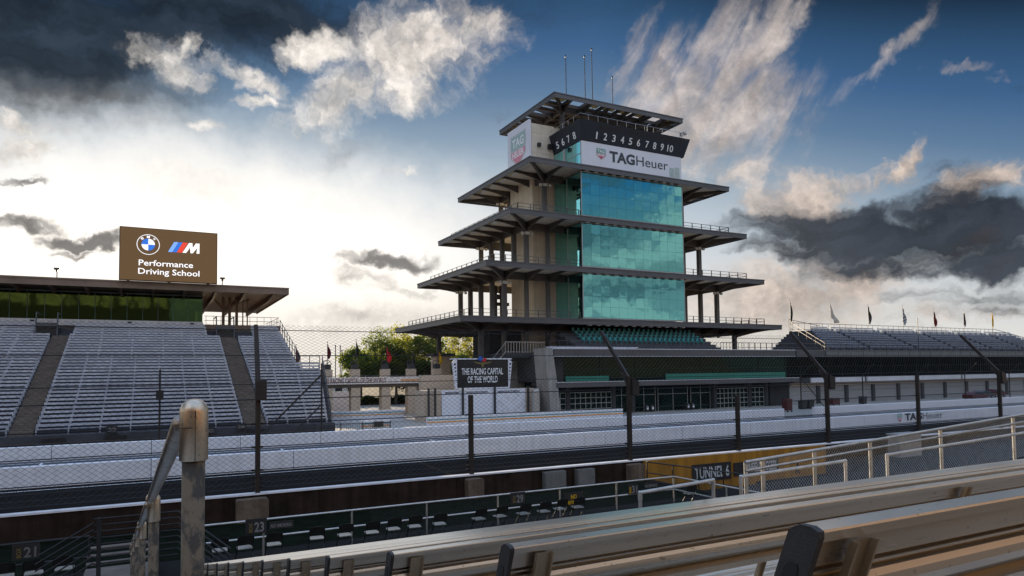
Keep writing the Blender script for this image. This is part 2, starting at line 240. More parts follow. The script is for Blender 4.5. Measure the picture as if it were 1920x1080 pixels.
MT = dict(
 asphalt=mat('asphalt', (.006, .0055, .005), .95, 0, .3, .6, col2=(.018, .0155, .014), stretch=(.025, 1.3, 1), bump=.3, bs=40, spec=.04),
 pitlane=mat('pit_lane_concrete', (.060, .063, .070), .8, 0, .25, .5, stretch=(.1, 1.2, 1), bump=.2, bs=30, spec=.2),
 ground=mat('packed_ground', (.016, .016, .015), .95, 0, .3, .2, bump=.2, bs=10, spec=.08),
 apron=mat('apron_concrete', (.32, .30, .27), .48, 0, .2, .25, bump=.15, bs=12),
 grass=mat('turf', (.006, .009, .005), .98, 0, .5, 2.0, bump=.5, bs=40, spec=.03),
 white=mat('white_wall_paint', (.70, .71, .75), .55, 0, .05, 1.0, col2=(.81, .82, .85), stretch=(.25, 1, 2.5), streak=.12, bump=.06, bs=8),
 whiteline=mat('white_line', (.75, .75, .75), .7, 0, .1, 2.),
 brown=mat('rusty_concrete', (.036, .024, .018), .9, 0, .45, .9, streak=.35, bump=.3, bs=14, spec=.1),
 yellow=mat('yellow_wall_paint', (.36, .165, .008), .6, 0, .15, .8, streak=.3),
 black=mat('black_paint', (.012, .012, .013), .5, 0, .3, 3.),
 blacksign=mat('black_sign', (.020, .020, .022), .45, 0, .2, 3.),
 postdark=mat('dark_steel', (.018, .016, .015), .55, .3, .4, 4., col2=(.040, .028, .022)),
 wire=mat('wire', (.06, .058, .055), .45, .7, .3, 4.),
 cable=mat('cable', (.015, .015, .016), .5, .5, .2, 4.),
 galv=mat('galvanised_pipe', (.44, .43, .41), .42, .75, .22, 5., bump=.1, bs=60),
 galvdark=mat('weathered_pipe', (.085, .085, .085), .5, .4, .3, 5.),
 patina=mat('patinated_post', (.060, .050, .038), .6, .15, .2, 26., col2=(.165, .125, .080), spec=.25, thr=(.46, .56), stretch=(1,1,.6), bump=.12, bs=90),
 capmetal=mat('cast_cap', (.55, .43, .30), .30, .85, .25, 130., col2=(.68, .55, .41), bump=.10, bs=420),
 railmetal=mat('rail_metal', (.30, .26, .22), .33, .85, .3, 25., bump=.2, bs=120),
 bench=mat('warm_light_bench', (.56, .49, .39), .30, .60, .07, 9., stretch=(.12, 4, 4), coat=.6, coatr=.10, speck=.42),  # tan base carries the warm light that falls on the aluminium backs
 bracket=mat('bench_bracket', (.42, .32, .21), .36, .6, .14, 8.),
 endcap=mat('grey_end_cap', (.046, .042, .040), .55, .0, .25, 30., bump=.12, bs=240, spec=.25),
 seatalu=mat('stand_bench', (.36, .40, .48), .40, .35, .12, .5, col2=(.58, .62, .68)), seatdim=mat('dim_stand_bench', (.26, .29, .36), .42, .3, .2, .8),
 standdeck=mat('stand_deck', (.050, .052, .062), .8, .0, .35, .8),
 aisle=mat('aisle_step', (.13, .105, .085), .8, 0, .35, 1.2),
 suite=mat('suite_metal', (.22, .155, .11), .6, .2, .25, .4),
 soffitl=mat('suite_soffit', (.24, .16, .10), .7, 0, .15, .4),
 parapet=mat('pale_parapet', (.68, .68, .70), .6, 0, .1, .5, streak=.15),
 sboard=mat('flare_brown_face', (.03, .02, .012), .5, 0, .1, .5, emit=(.115, .062, .020), estr=1.0),  # brown of the sun flare put into the screen's emission
 sbtext=mat('screen_white', (.8, .8, .8), .5, 0, .02, 1., emit=(.85, .82, .80), estr=1.0),
 sbblue=mat('screen_blue', (.02, .15, .6), .5, 0, .02, 1., emit=(.03, .16, .62), estr=.8),
 sbred=mat('screen_red', (.6, .03, .02), .5, 0, .02, 1., emit=(.75, .06, .03), estr=.9),
 sblblue=mat('screen_light_blue', (.1, .4, .8), .5, 0, .02, 1., emit=(.22, .36, .80), estr=.9),
 sbframe=mat('screen_frame', (.05, .035, .025), .6, 0, .1, 1.),
 tower=mat('tower_concrete', (.70, .62, .50), .85, 0, .10, .5, streak=.14, bump=.12, bs=10),
 deckpale=mat('pale_roof_deck', (.45, .44, .41), .85, 0, .12, .5),
 roofm=mat('roof_steel', (.075, .066, .062), .6, .2, .3, .5),
 fascia=mat('fascia_metal', (.10, .10, .105), .45, .35, .2, .8, stretch=(.3, .3, 2)),
 soffit=mat('roof_soffit', (.52, .47, .40), .8, 0, .2, .5),
 skylight=leafmat('soffit_panel', (.55, .49, .36), (.42, .36, .22)), greenpale=mat('faded_green', (.36, .52, .48), .6, 0, .05, 1.), redpale=mat('faded_red', (.70, .26, .32), .6, 0, .05, 1.),
 column=mat('column_steel', (.085, .080, .080), .5, .3, .25, .8),
 navy=mat('navy_panel', (.009, .014, .026), .6, .0, .2, .5),
 navydk=mat('navy_slot', (.005, .007, .010), .5, .0, .2, .5),
 banner=mat('white_banner', (.74, .75, .80), .6, 0, .04, .3),
 numeral=mat('white_numeral', (.85, .85, .85), .5, 0, .02, 1.),
 darktext=mat('dark_lettering', (.035, .045, .060), .5, 0, .1, 1.),
 green=mat('sign_green', (.08, .30, .24), .6, 0, .05, 1.), red=mat('sign_red', (.55, .10, .16), .6, 0, .05, 1.), blue=mat('sign_blue', (.02, .10, .42), .6, 0, .05, 1.),
 glass=glass('teal_glass', (.33, .88, .90), (.10, .42, .38), .70, .02, .55),
 glassd=glass('green_glass', (.035, .075, .065), (.035, .10, .08), .26, .05, .5), glassk=glass('black_glass', (.02, .03, .03), (.02, .03, .03), .15, .05, .4),
 glasss=glass('suite_glass', (.15, .25, .10), (.05, .07, .03), .34, .04, .45),
 mull=mat('mullion', (.11, .17, .18), .5, .4, .1, 1.), mullw=mat('white_glazing_bar', (.40, .42, .40), .5, .2, .1, 1.),
 inner=mat('interior', (.05, .085, .08), .9, 0, .4, .4), innerd=mat('dark_interior', (.022, .024, .024), .9, 0, .4, .4), blind=mat('blind', (.45, .55, .50), .8, 0, .1, 1.),
 teal=mat('teal_seat', (.015, .26, .26), .5, 0, .2, 2.), bgrn=mat('green_panel', (.02, .24, .17), .5, 0, .12, .6),
 door=mat('roll_door', (.31, .31, .31), .6, 0, .08, .6, stretch=(.3, .3, 14)), pier=mat('dark_pier', (.038, .038, .040), .8, 0, .2, .8), conc=mat('pale_concrete', (.40, .38, .34), .85, 0, .15, .6, streak=.2),
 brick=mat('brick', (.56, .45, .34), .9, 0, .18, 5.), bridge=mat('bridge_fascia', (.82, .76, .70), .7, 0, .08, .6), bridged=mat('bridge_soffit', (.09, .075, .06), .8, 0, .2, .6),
 bridgetext=mat('bridge_lettering', (.17, .05, .04), .7, 0, .1, 2.), orange=mat('orange_stripe', (.75, .30, .03), .6, 0, .08, 1.), stripeg=mat('teal_stripe', (.03, .22, .25), .6, 0, .08, 1.),
 gold=mat('gold_emblem', (.20, .15, .05), .5, .3, .1, 3.), screenblk=mat('black_display', (.010, .011, .012), .35, 0, .2, 1.), silver=mat('silver_lettering', (.55, .58, .60), .5, .2, .05, 2.),
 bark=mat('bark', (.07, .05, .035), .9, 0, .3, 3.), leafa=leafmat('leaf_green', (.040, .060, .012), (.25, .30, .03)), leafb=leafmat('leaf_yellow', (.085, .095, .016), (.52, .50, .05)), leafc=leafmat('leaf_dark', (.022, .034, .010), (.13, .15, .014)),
 flagd=mat('dark_flag', (.012, .02, .016), .8, 0, .2, 4., spec=.03), flagc=mat('cream_flag', (.55, .48, .40), .8, 0, .1, 4., spec=.03), flagr=mat('red_flag', (.60, .03, .03), .8, 0, .1, 4., spec=.03), flagm=mat('maroon_flag', (.14, .02, .02), .8, 0, .1, 4., spec=.03), flagy=mat('yellow_flag', (.65, .38, .02), .8, 0, .1, 4., spec=.03), flagw=mat('white_flag', (.6, .6, .6), .8, 0, .1, 4., spec=.03),
 cabinet=mat('grey_cabinet', (.17, .175, .17), .5, .2, .12, 2., streak=.2), seatpad=mat('chair_seat_plate', (.33, .33, .31), .32, .6, .15, 8.), chairblk=mat('chair_black', (.010, .011, .011), .4, .1, .3, 6.),
 carred=mat('car_red', (.085, .008, .014), .3, .3, .05, 2.), cargrey=mat('car_grey', (.05, .055, .06), .3, .4, .05, 2.), carglass=mat('car_glass', (.03, .06, .07), .1, 0, .1, 2.), tyre=mat('tyre', (.012, .012, .012), .8, 0, .2, 4.), chrome=mat('bright_metal', (.55, .55, .55), .25, .9, .1, 4.),
 cartred=mat('cart_red', (.065, .010, .010), .4, 0, .1, 2.), bin=mat('bin_black', (.014, .017, .017), .5, 0, .2, 3.), hedge=leafmat('hedge_leaf', (.022, .035, .010), (.05, .07, .01)), light=mat('lamp_housing', (.55, .55, .52), .5, .2, .1, 3.),
 footing=mat('brown_footing', (.15, .115, .085), .9, 0, .25, 3., streak=.3, spec=.1), dimnum=mat('dim_numeral', (.20, .20, .20), .6, 0, .1, 3.),
 buttress=mat('buttress_concrete', (.33, .31, .28), .85, 0, .15, .6, streak=.25),
 reflectrow=mat('reflection_row', (.60, .55, .36), .7, 0, .4, .5),  # unseen rows, coloured to reflect as bright lines in the suite glass
 guardpipe=mat('dark_guard_pipe', (.030, .031, .032), .6, .1, .3, 5., spec=.15),
 bounceboard=mat('rear_bounce_board', (.27, .18, .10), .8, 0, .12, .6),  # warm tan picked to bounce warm light onto the bench backs
 warmstone=mat('warm_plaza', (.36, .30, .24), .85, 0, .15, .3),
)

# ------------------------------------------------------------------ mesh helper
WLOC = {}
def wl(o): return WLOC.get(o.name, Vector((0, 0, 0)))
class MB:
    def __init__(s): s.v = []; s.f = []
    def add(s, vs, fs):
        b = len(s.v); s.v += [tuple(p) for p in vs]; s.f += [tuple(i+b for i in f) for f in fs]; return s
    def box(s, x0, x1, y0, y1, z0, z1):
        return s.add([(x0,y0,z0),(x1,y0,z0),(x1,y1,z0),(x0,y1,z0),(x0,y0,z1),(x1,y0,z1),(x1,y1,z1),(x0,y1,z1)],
                     [(0,3,2,1),(4,5,6,7),(0,1,5,4),(1,2,6,5),(2,3,7,6),(3,0,4,7)])
    def cbox(s, c, sx, sy, sz): return s.box(c[0]-sx/2, c[0]+sx/2, c[1]-sy/2, c[1]+sy/2, c[2], c[2]+sz)
    def quad(s, a, b, c, d): return s.add([a, b, c, d], [(0, 1, 2, 3)])
    def frame(s, p, q):
        d = (Vector(q)-Vector(p)); l = d.length; d = d/l
        up = Vector((0, 0, 1)) if abs(d.z) < .95 else Vector((0, 1, 0))
        a = d.cross(up).normalized(); b = a.cross(d).normalized(); return d, a, b
    def tube(s, p, q, r, n=8, r2=None, caps=True):
        d, a, b = s.frame(p, q); r2 = r if r2 is None else r2; p = Vector(p); q = Vector(q); vs = []
        for c, rr in ((p, r), (q, r2)):
            for i in range(n):
                t = 2*math.pi*i/n; vs.append(c + (a*math.cos(t)+b*math.sin(t))*rr)
        fs = [(i, (i+1) % n, n+(i+1) % n, n+i) for i in range(n)]
        if caps: fs += [tuple(range(n-1, -1, -1)), tuple(range(n, 2*n))]
        return s.add(vs, fs)
    def path(s, pts, r, n=8):
        for p, q in zip(pts[:-1], pts[1:]): s.tube(p, q, r, n)
        return s
    def beam(s, p, q, w, h):
        d, a, b = s.frame(p, q); vs = []
        for c in (Vector(p), Vector(q)):
            vs += [c - a*w/2 - b*h/2, c + a*w/2 - b*h/2, c + a*w/2 + b*h/2, c - a*w/2 + b*h/2]
        return s.add(vs, [(0,3,2,1),(4,5,6,7),(0,1,5,4),(1,2,6,5),(2,3,7,6),(3,0,4,7)])
    def prism(s, pts, off):
        """extrude a closed 3-D polygon by the vector off"""
        n = len(pts); o = Vector(off); vs = [Vector(p) for p in pts]+[Vector(p)+o for p in pts]
        return s.add(vs, [tuple(range(n-1, -1, -1)), tuple(range(n, 2*n))]+[(i, (i+1) % n, n+(i+1) % n, n+i) for i in range(n)])
    def lathe(s, c, prof, n=16):
        """prof: (radius, z) from bottom to top round the vertical axis through c"""
        vs = []; c = Vector(c)
        for r, z in prof:
            for i in range(n):
                t = 2*math.pi*i/n; vs.append(c+Vector((r*math.cos(t), r*math.sin(t), z)))
        k = len(prof)
        fs = [(j*n+i, j*n+(i+1) % n, (j+1)*n+(i+1) % n, (j+1)*n+i) for j in range(k-1) for i in range(n)]
        fs += [tuple(range(n-1, -1, -1)), tuple(range((k-1)*n, k*n))]
        return s.add(vs, fs)
    def text(s, txt, org, xa, ya, h, w=None, depth=.02, bold=0.0, shear=0.0, center=False):
        """flat raised lettering: org = lower left (or lower centre), xa/ya = unit axes, h = cap height, w = total width"""
        cu = D.curves.new('tmp', 'FONT'); cu.body = txt; cu.size = 1; cu.offset = bold; cu.shear = shear; cu.resolution_u = 3; cu.extrude = 0.5
        ob = D.objects.new('tmp', cu); COL.objects.link(ob); dg = bpy.context.evaluated_depsgraph_get(); me = D.meshes.new_from_object(ob.evaluated_get(dg))
        P = np.array([v.co[:] for v in me.vertices]); fs = [tuple(p.vertices) for p in me.polygons]
        D.objects.remove(ob); D.curves.remove(cu); D.meshes.remove(me)
        x0, x1 = P[:, 0].min(), P[:, 0].max(); sc = h/0.69
        sxx = sc if w is None else w/(x1-x0)
        xa = Vector(xa); ya = Vector(ya); za = xa.cross(ya); org = Vector(org); off = (x0+x1)/2 if center else x0
        return s.add([org + xa*float((p[0]-off)*sxx) + ya*float(p[1]*sc) + za*float((p[2]+.5)*depth) for p in P], fs)
    def build(s, name, material, parent=None, loc=None, smooth=False, label=None):
        o = D.objects.new(name, D.meshes.new(name))
        base = wl(parent) if parent else Vector(loc or (0, 0, 0))
        A = np.array(s.v, dtype=float) - np.array(base[:])
        o.data.from_pydata(A.tolist(), [], s.f); o.data.update()
        o.data.materials.append(material if not isinstance(material, str) else MT[material])
        if smooth: o.data.polygons.foreach_set('use_smooth', [True]*len(o.data.polygons))
        COL.objects.link(o)
        if parent: o.parent = parent
        else: o.location = base
        WLOC[o.name] = base
        if label: o['label'] = label
        return o
def tag(o, label, cat=None, group=None, kind=None):
    if label: o['label'] = label
    if cat: o['category'] = cat
    if group: o['group'] = group
    if kind: o['kind'] = kind
    return o
def thing(name, label, cat, loc, group=None):
    o = D.objects.new(name, None); COL.objects.link(o); o.location = loc; o.empty_display_size = .2
    WLOC[o.name] = Vector(loc); return tag(o, label, cat, group)
def struct(o, label=None): o['kind'] = 'structure'; o['label'] = label or o.name; return o
def copy_tree(o, loc=None, parent=None):
    c = o.copy(); COL.objects.link(c)
    if parent: c.parent = parent
    if loc is not None: c.location = loc; WLOC[c.name] = Vector(loc)
    for ch in list(o.children): copy_tree(ch, None, c)
    return c
X_, Y_, Z_ = Vector((1, 0, 0)), Vector((0, 1, 0)), Vector((0, 0, 1))

# ================================================================== SETTING
g = MB()
PX0, PX1, PY0, PY1 = 22.6, 36.05, 24.2, 28.15          # tunnel ramp opening
for (x0, x1, y0, y1) in ((-900, PX0, -300, 1500), (PX1, 1500, -300, 1500), (PX0, PX1, -300, PY0), (PX0, PX1, PY1, 1500)):
    g.quad((x0, y0, 0), (x1, y0, 0), (x1, y1, 0), (x0, y1, 0))
struct(g.build('ground', 'ground'))
g = MB(); g.quad((PX0, PY0, -2.4), (PX1, PY0, -2.4), (PX1, PY1, -2.4), (PX0, PY1, -2.4))
g.quad((PX0, PY0, -2.4), (PX0, PY0, 0), (PX1, PY0, 0), (PX1, PY0, -2.4)); g.quad((PX0, PY0, -2.4), (PX0, PY1, -2.4), (PX0, PY1, 0), (PX0, PY0, 0)); g.quad((PX1, PY0, -2.4), (PX1, PY1, -2.4), (PX1, PY1, 0), (PX1, PY0, 0))
struct(g.build('path', 'pier'), 'sunken path into the tunnel')
g = MB(); g.quad((-200, 28.7, .004), (500, 28.7, .004), (500, 42.3, .004), (-200, 42.3, .004)); struct(g.build('track', 'asphalt'))
g = MB(); g.quad((-200, 42.8, .004), (500, 42.8, .004), (500, 55.9, .004), (-200, 55.9, .004)); struct(g.build('pit_lane', 'pitlane'))
g = MB(); g.quad((15, 56.4, .004), (500, 56.4, .004), (500, 76.0, .004), (15, 76.0, .004)); g.quad((15, 76.0, .004), (44, 76.0, .004), (44, 125, .004), (15, 125, .004)); struct(g.build('pavement', 'apron'))
g = MB(); g.quad((-200, 23.3, .004), (PX0-.3, 23.3, .004), (PX0-.3, 28.2, .004), (-200, 28.2, .004)); struct(g.build('lawn', 'grass'))
g = MB()
for y in (29.6, 41.3): g.quad((-200, y, .008), (500, y, .008), (500, y+.12, .008), (-200, y+.12, .008))
for y in (44.6, 54.6): g.quad((-200, y, .008), (500, y, .008), (500, y+.14, .008), (-200, y+.14, .008))
for x in (-30, -18.2, -6.4, 8.6, 20.6, 32, 44, 56, 80): g.quad((x, 48.0, .008), (x+.16, 48.0, .008), (x+.16, 54.5, .008), (x, 54.5, .008))
struct(g.build('road_marking', 'whiteline'), 'painted pit lane lines')

# ------------------------------------------------------------------ walls along the track
def wall(label, x0, x1, y0, y1, h, material, seam=6.0, name='concrete_wall', z0=0.0, coping=True):
    b = MB()
    prof = [(y0, z0), (y1, z0), (y1, h-.04), (y1-.04, h), (y0+.04, h), (y0, h-.04)]
    xs = [x0]
    x = math.ceil(x0/seam)*seam
    while x < x1-.5:
        if x > x0+.5: xs.append(x)
        x += seam
    xs.append(x1)
    for a, c in zip(xs[:-1], xs[1:]):
        b.prism([(a+.02, y, z) for y, z in prof], (c-a-.04, 0, 0))
    return tag(b.build(name, material, loc=None), label, 'wall')
ow = thing('track_wall', 'rusty brown concrete wall with white coping beside the folding chairs', 'wall', (0, 28.5, 0))
b = MB(); x = -60.0
while x < 160:
    if not (PX0-.2 < x < 36.0): b.box(x+.01, x+5.99, 28.3, 28.58, 0, .93)
    x += 6.0
b.build('wall_body', 'brown', ow)
b = MB(); x = -60.0
while x < 160: b.box(x+.005, x+5.995, 28.26, 28.62, .935, 1.0); x += 6.0
b.build('coping', 'white', ow)
b = MB(); b.box(-60, 160, 28.585, 28.62, 0, .93); b.build('track_face', 'white', ow)
# yellow tunnel wall under the same coping
tw = thing('tunnel_wall', 'bright yellow painted wall of the tunnel entrance below the fence', 'wall', (29, 28.2, -2.4))
b = MB(); b.box(PX0-.25, 36.1, 28.14, 28.29, -2.4, .925); b.build('wall_panel', 'yellow', tw)
b = MB(); b.box(30.2, 35.9, 28.02, 28.13, -2.4, -.75); b.box(22.7, 25.2, 28.02, 28.13, -2.4, -.9); b.build('dark_opening', 'black', tw)
def plaque(name, label, p0, p1, Y, txt, mat_text='silver', th=.03, material='blacksign', bold=.02):
    """flat sign between photo points p0 (upper left) and p1 (lower right) on the plane y = Y"""
    a, c = atY(*p0, Y), atY(*p1, Y)
    t = thing(name, label, 'sign', ((a.x+c.x)/2, Y, c.z))
    b = MB(); b.box(a.x, c.x, Y-th, Y, c.z, a.z); b.build('board', material, t)
    if txt:
        b = MB(); hh = a.z-c.z; ww = c.x-a.x
        b.text(txt, (a.x+ww*.06, Y-th-.004, c.z+hh*.2), X_, Z_, hh*.6, ww*.88, .003, bold); b.build('lettering', mat_text, t)
    return t
plaque('tunnel_sign', 'black sign reading TUNNEL 6 on the yellow wall', (1297, 872), (1371, 897), 28.12, 'TUNNEL 6')
plaque('access_sign', 'black sign reading INFIELD ACCESS on the yellow wall', (1397, 863), (1459, 884), 28.12, 'INFIELD ACCESS')
plaque('blank_sign', 'blank black panel between the two lettered signs on the yellow wall', (1375, 868), (1395, 891), 28.12, None)
t = thing('walker_symbol', 'small black walking figure symbol on the yellow wall', 'sign', atY(1495, 880, 28.12)[:])
c0 = atY(1495, 866, 28.11)
b = MB(); b.lathe((c0.x, c0.y, c0.z-.04), [(.01, 0), (.055, .03), (.055, .08), (.01, .11)], 10)
b.beam((c0.x, c0.y, c0.z-.06), (c0.x-.02, c0.y, c0.z-.36), .03, .13)
b.beam((c0.x-.02, c0.y, c0.z-.34), (c0.x-.17, c0.y, c0.z-.68), .03, .08); b.beam((c0.x, c0.y, c0.z-.34), (c0.x+.16, c0.y, c0.z-.68), .03, .08)
b.beam((c0.x, c0.y, c0.z-.10), (c0.x-.17, c0.y, c0.z-.34), .03, .06); b.beam((c0.x, c0.y, c0.z-.10), (c0.x+.17, c0.y, c0.z-.30), .03, .06); b.build('figure_shape', 'black', t)

wall('long white concrete pit wall with lettering between track and pit lane', -80, 200, 42.4, 42.72, 1.1, 'white', 7.5)
pw = D.objects['concrete_wall']
# advertising on the pit wall
t = thing('wall_advert', 'dark lettering with a small shield painted on the white pit wall', 'advert', atY(1725, 795, 42.39)[:])
a, c = atY(1697, 793, 42.394), atY(1768, 790, 42.394)
b = MB(); hh = atY(1730, 776, 42.39).z-atY(1730, 792, 42.39).z
xm = a.x+(c.x-a.x)*.46
b.text('TAG', (a.x, 42.394, .36), X_, Z_, .62, xm-a.x-.1, .004, .045); b.build('bold_lettering', 'darktext', t)
b = MB(); b.text('Heuer', (xm, 42.394, .36), X_, Z_, .62, c.x-xm, .004, .0); b.build('thin_lettering', 'darktext', t)
def shield(o, cx, Y, cz, w, h, ya=Vector((0, 1, 0)), xa=Vector((1, 0, 0)), mg='green', mr='red'):
    """two-coloured shield on a plane; n = outward normal -y by default"""
    n = xa.cross(Z_)
    P = lambda u, v, k: Vector((cx, Y, cz)) + xa*(u*w) + Z_*(v*h) + n*k
    b = MB(); b.prism([P(-.5, .5, .004), P(.5, .5, .004), P(.5, -.12, .004), P(0, -.5, .004), P(-.5, -.12, .004)], n*.006); b.build('shield_border', 'silver', o)
    b = MB(); b.prism([P(-.45, .45, .011), P(.45, .45, .011), P(.45, .06, .011), P(-.45, .06, .011)], n*.004); b.build('shield_top', mg, o)
    b = MB(); b.prism([P(-.45, .02, .011), P(.45, .02, .011), P(.45, -.10, .011), P(0, -.44, .011), P(-.45, -.10, .011)], n*.004); b.build('shield_base', mr, o)
    b = MB(); b.text('TAG', P(-.38, .13, .016), xa, Z_, h*.24, w*.76, .004, .03); b.text('HEUER', P(-.38, -.17, .016), xa, Z_, h*.17, w*.76, .004, .03); b.build('shield_lettering', 'numeral', o)
s0 = atY(1687, 787, 42.394); shield(t, s0.x, 42.394, .62, .78, .9)

X1g, X2g = atY(1471, 780, 56).x, atY(1527, 780, 56).x
wall('low white concrete wall across pit lane below the left grandstand', -80, X1g, 56.0, 56.3, 1.0, 'white', 6.0)
wall('low white concrete wall along pit lane before the roll up garage doors', X2g, 220, 56.0, 56.3, 1.02, 'white', 6.0)
# striped walls round the plaza
def striped(label, pts, h, z0=0.0, th=.25):
    t = thing('striped_wall', label, 'wall', (pts[0][0], pts[0][1], z0))
    def ribbon(off, za, zb, name, m_):
        b = MB()
        for (x0, y0), (x1, y1) in zip(pts[:-1], pts[1:]):
            d = Vector((x1-x0, y1-y0, 0)).normalized(); n = Vector((d.y, -d.x, 0))
            b.prism([Vector((x0, y0, za))+n*off, Vector((x1, y1, za))+n*off, Vector((x1, y1, zb))+n*off, Vector((x0, y0, zb))+n*off], -n*(th if off == 0 else .02))
        b.build(name, m_, t)
    ribbon(0, z0, h, 'wall_body', 'white'); ribbon(.024, h-.32, h-.24, 'teal_band', 'stripeg'); ribbon(.024, h-.56, h-.46, 'orange_band', 'orange')
    return t
striped('long white wall with teal and orange stripes before the pavilion', [(22.6, 60.2), (45.0, 60.2)], 1.55)
striped('short white striped wall piece beside the gate', [(16.9, 62.0), (19.6, 62.0)], 1.35)
striped('curved white striped wall in the plaza below the bridge', [(17.6, 82.0), (18.6, 80.2), (20.6, 79.3), (26.8, 79.3)], 1.35)

# ================================================================== CATCH FENCE (track side)
def lattice(b, o, ux, vx, Lu, Lv, s, t, r):
    """diagonal wires in a rectangle o + u*ux + v*vx; s,t = diamond width and height"""
    o, ux, vx = Vector(o), Vector(ux), Vector(vx); k = s/t
    n = int((Lu + Lv*k)/s)+1
    for sign in (1, -1):
        for i in range(n+1):
            if sign == 1: u0 = i*s - Lv*k; 
            else: u0 = i*s
            # u = u0 + sign*k*v
            v0, v1 = 0.0, Lv
            ua, ub = u0, u0+sign*k*Lv
            if sign == 1:
                if ua < 0: v0 = -u0/k; ua = 0
                if ub > Lu: v1 = (Lu-u0)/k; ub = Lu
            else:
                if ua > Lu: v0 = (u0-Lu)/k; ua = Lu
                if ub < 0: v1 = u0/k; ub = 0
            if v1-v0 < .02: continue
            b.tube(o+ux*ua+vx*v0, o+ux*ub+vx*v1, r, 3, caps=False)
FY = 28.42
cf = thing('catch_fence', 'tall dark catch fence of steel posts, cables and wire mesh along the near track edge', 'fence', (22, FY, 1.0))
TALL = [(3.67, 29.93, 7.57), (21.64, 30.76, 7.7), (36.72, 31.0, 7.95), (55.8, 31.0, 8.0), (-9.0, 30.2, 7.6), (74, 31, 8)]
SHORT = [(12.77, 4.55), (29.2, 4.1), (45.84, 5.0), (64.5, 5.0)]
for (x, y, z) in TALL:
    b = MB(); b.box(x-.085, x+.085, FY-.11, FY+.11, .9, 5.25)
    if x < 5: b.tube((x, FY, 5.2), (x, y-.8, z), .10, 10, .085)
    b.build('post', 'postdark', cf)
    if x > 5:
        b = MB(); d = Vector((0, y-FY, z-5.25)); b.beam((x, FY, 5.15), (x, y, z), .12, .20); b.prism([(x-.09, FY-.02, 4.7), (x-.09, FY-.02, 5.3), (x-.09, FY+.55, 5.45)], (.18, 0, 0)); b.build('arm', 'postdark', cf)
for (x, z) in SHORT:
    b = MB(); b.box(x-.085, x+.085, FY-.1, FY+.1, .9, z); b.build('post', 'postdark', cf)
heights = [1.18, 1.36, 1.58, 1.85, 2.75, 3.65, 4.6, 5.2]
for z in heights:
    b = MB(); b.tube((-14, FY+.10, z), (80, FY+.10, z), .020 if z < 5 else .016, 5)
    b.build('cable', 'cable', cf)
for (y, z) in ((29.25, 6.35), (30.3, 7.45)):
    b = MB(); b.tube((-14, y, z), (80, y, z), .016, 5); b.build('cable', 'cable', cf)
for x in [p[0] for p in TALL]+[p[0] for p in SHORT]:
    b = MB(); b.box(x-.02, x+.02, FY+.112, FY+.128, 1.12, 3.75)
    for z in heights[:6]:
        b.box(x-.22, x+.22, FY+.07, FY+.13, z-.035, z+.035)
    b.build('cable_clamp', 'cable', cf)
b = MB(); lattice(b, (-14, FY+.14, 1.15), X_, Z_, 92, 4.1, .26, .19, .0048)
vv = Vector((0, 31.0-FY-.14, 7.9-5.25)); Lv = vv.length
lattice(b, (-14, FY+.14, 5.25), X_, vv.normalized(), 92, Lv*.93, .26, .19, .0048)
b.build('wire_mesh', 'wire', cf)
for (x, dx) in ((21.64, .42), (36.72, .45), (55.8, .5)):
    b = MB(); b.prism([(x+.09, FY-.2, 4.35), (x+.09+dx, FY-.2, 4.25), (x+.12+dx, FY-.2, 5.0), (x+.09, FY-.2, 5.2)], (0, .36, 0)); b.build('loudspeaker', 'blacksign', cf)
# dark railing round the tunnel ramp
tr_ = thing('tunnel_railing', 'dark mesh railing round the tunnel ramp in front of the yellow wall', 'railing', (26, 26, 0))
p, q = atY(1213, 866, 26.6), atY(1402, 890, 25.2); p2, q2 = atY(1213, 886, 26.6), atY(1402, 916, 25.2)
b = MB(); b.path([p, q], .035, 6); b.path([p2, q2], .03, 6)
for k in range(5): f = p.lerp(q, k/4); b.tube((f.x, f.y, -.9), f, .035, 6)
b.build('rail', 'black', tr_)
b = MB(); dd = (q-p); lattice(b, p-Z_*1.0, dd.normalized(), Z_, dd.length, 1.0, .12, .12, .003); b.build('wire_mesh', 'wire', tr_)
# black control box hung on the post
t = thing('control_box', 'black metal box strapped to the tall fence post left of centre', 'box', (3.75, FY-.2, 4.2))
a, c = atY(479, 713, FY-.3), atY(500, 750, FY-.3)
b = MB(); b.box(a.x, c.x, FY-.34, FY-.12, c.z, a.z); b.build('housing', 'blacksign', t)
b = MB(); b.box(a.x+.03, c.x-.03, FY-.352, FY-.342, c.z+.04, a.z-.04); b.build('lid', 'black', t)
# concrete footings in front of the wall
for (p, w_, lab) in (((473, 936), 1.15, 'wide brown concrete footing under the fence post with the black box'), ((890, 897), .75, 'square concrete footing under the short middle fence post'), ((1192, 870), .85, 'tall concrete footing beside the yellow tunnel wall')):
    q = atY(*p, 28.0); b = MB()
    prof = [(q.x-w_/2, 0), (q.x+w_/2, 0), (q.x+w_/2, .80), (q.x+w_/2-.05, .85), (q.x-w_/2+.05, .85), (q.x-w_/2, .80)]
    b.prism([(x, 27.8, z) for x, z in prof], (0, .46, 0)); 
    tag(b.build('concrete_footing', 'footing', loc=(q.x, 28, 0)), lab, 'footing')
for (p0, p1, lab) in (((1022, 886), (1062, 914), 'larger grey electrical cabinet against the brown wall'), ((1083, 881), (1116, 909), 'smaller grey electrical cabinet against the brown wall')):
    a, c = atY(*p0, 28.0), atY(*p1, 28.0); t = thing('electrical_cabinet', lab, 'cabinet', ((a.x+c.x)/2, 28.1, .04))
    b = MB(); b.box(a.x, c.x, 28.0, 28.28, .04, a.z); b.build('housing', 'cabinet', t)
    b = MB(); b.box(a.x+.05, c.x-.05, 27.97, 27.997, .10, a.z-.06); b.box(c.x-.14, c.x-.10, 27.94, 27.968, .36, .48); b.build('door', 'cabinet', t)
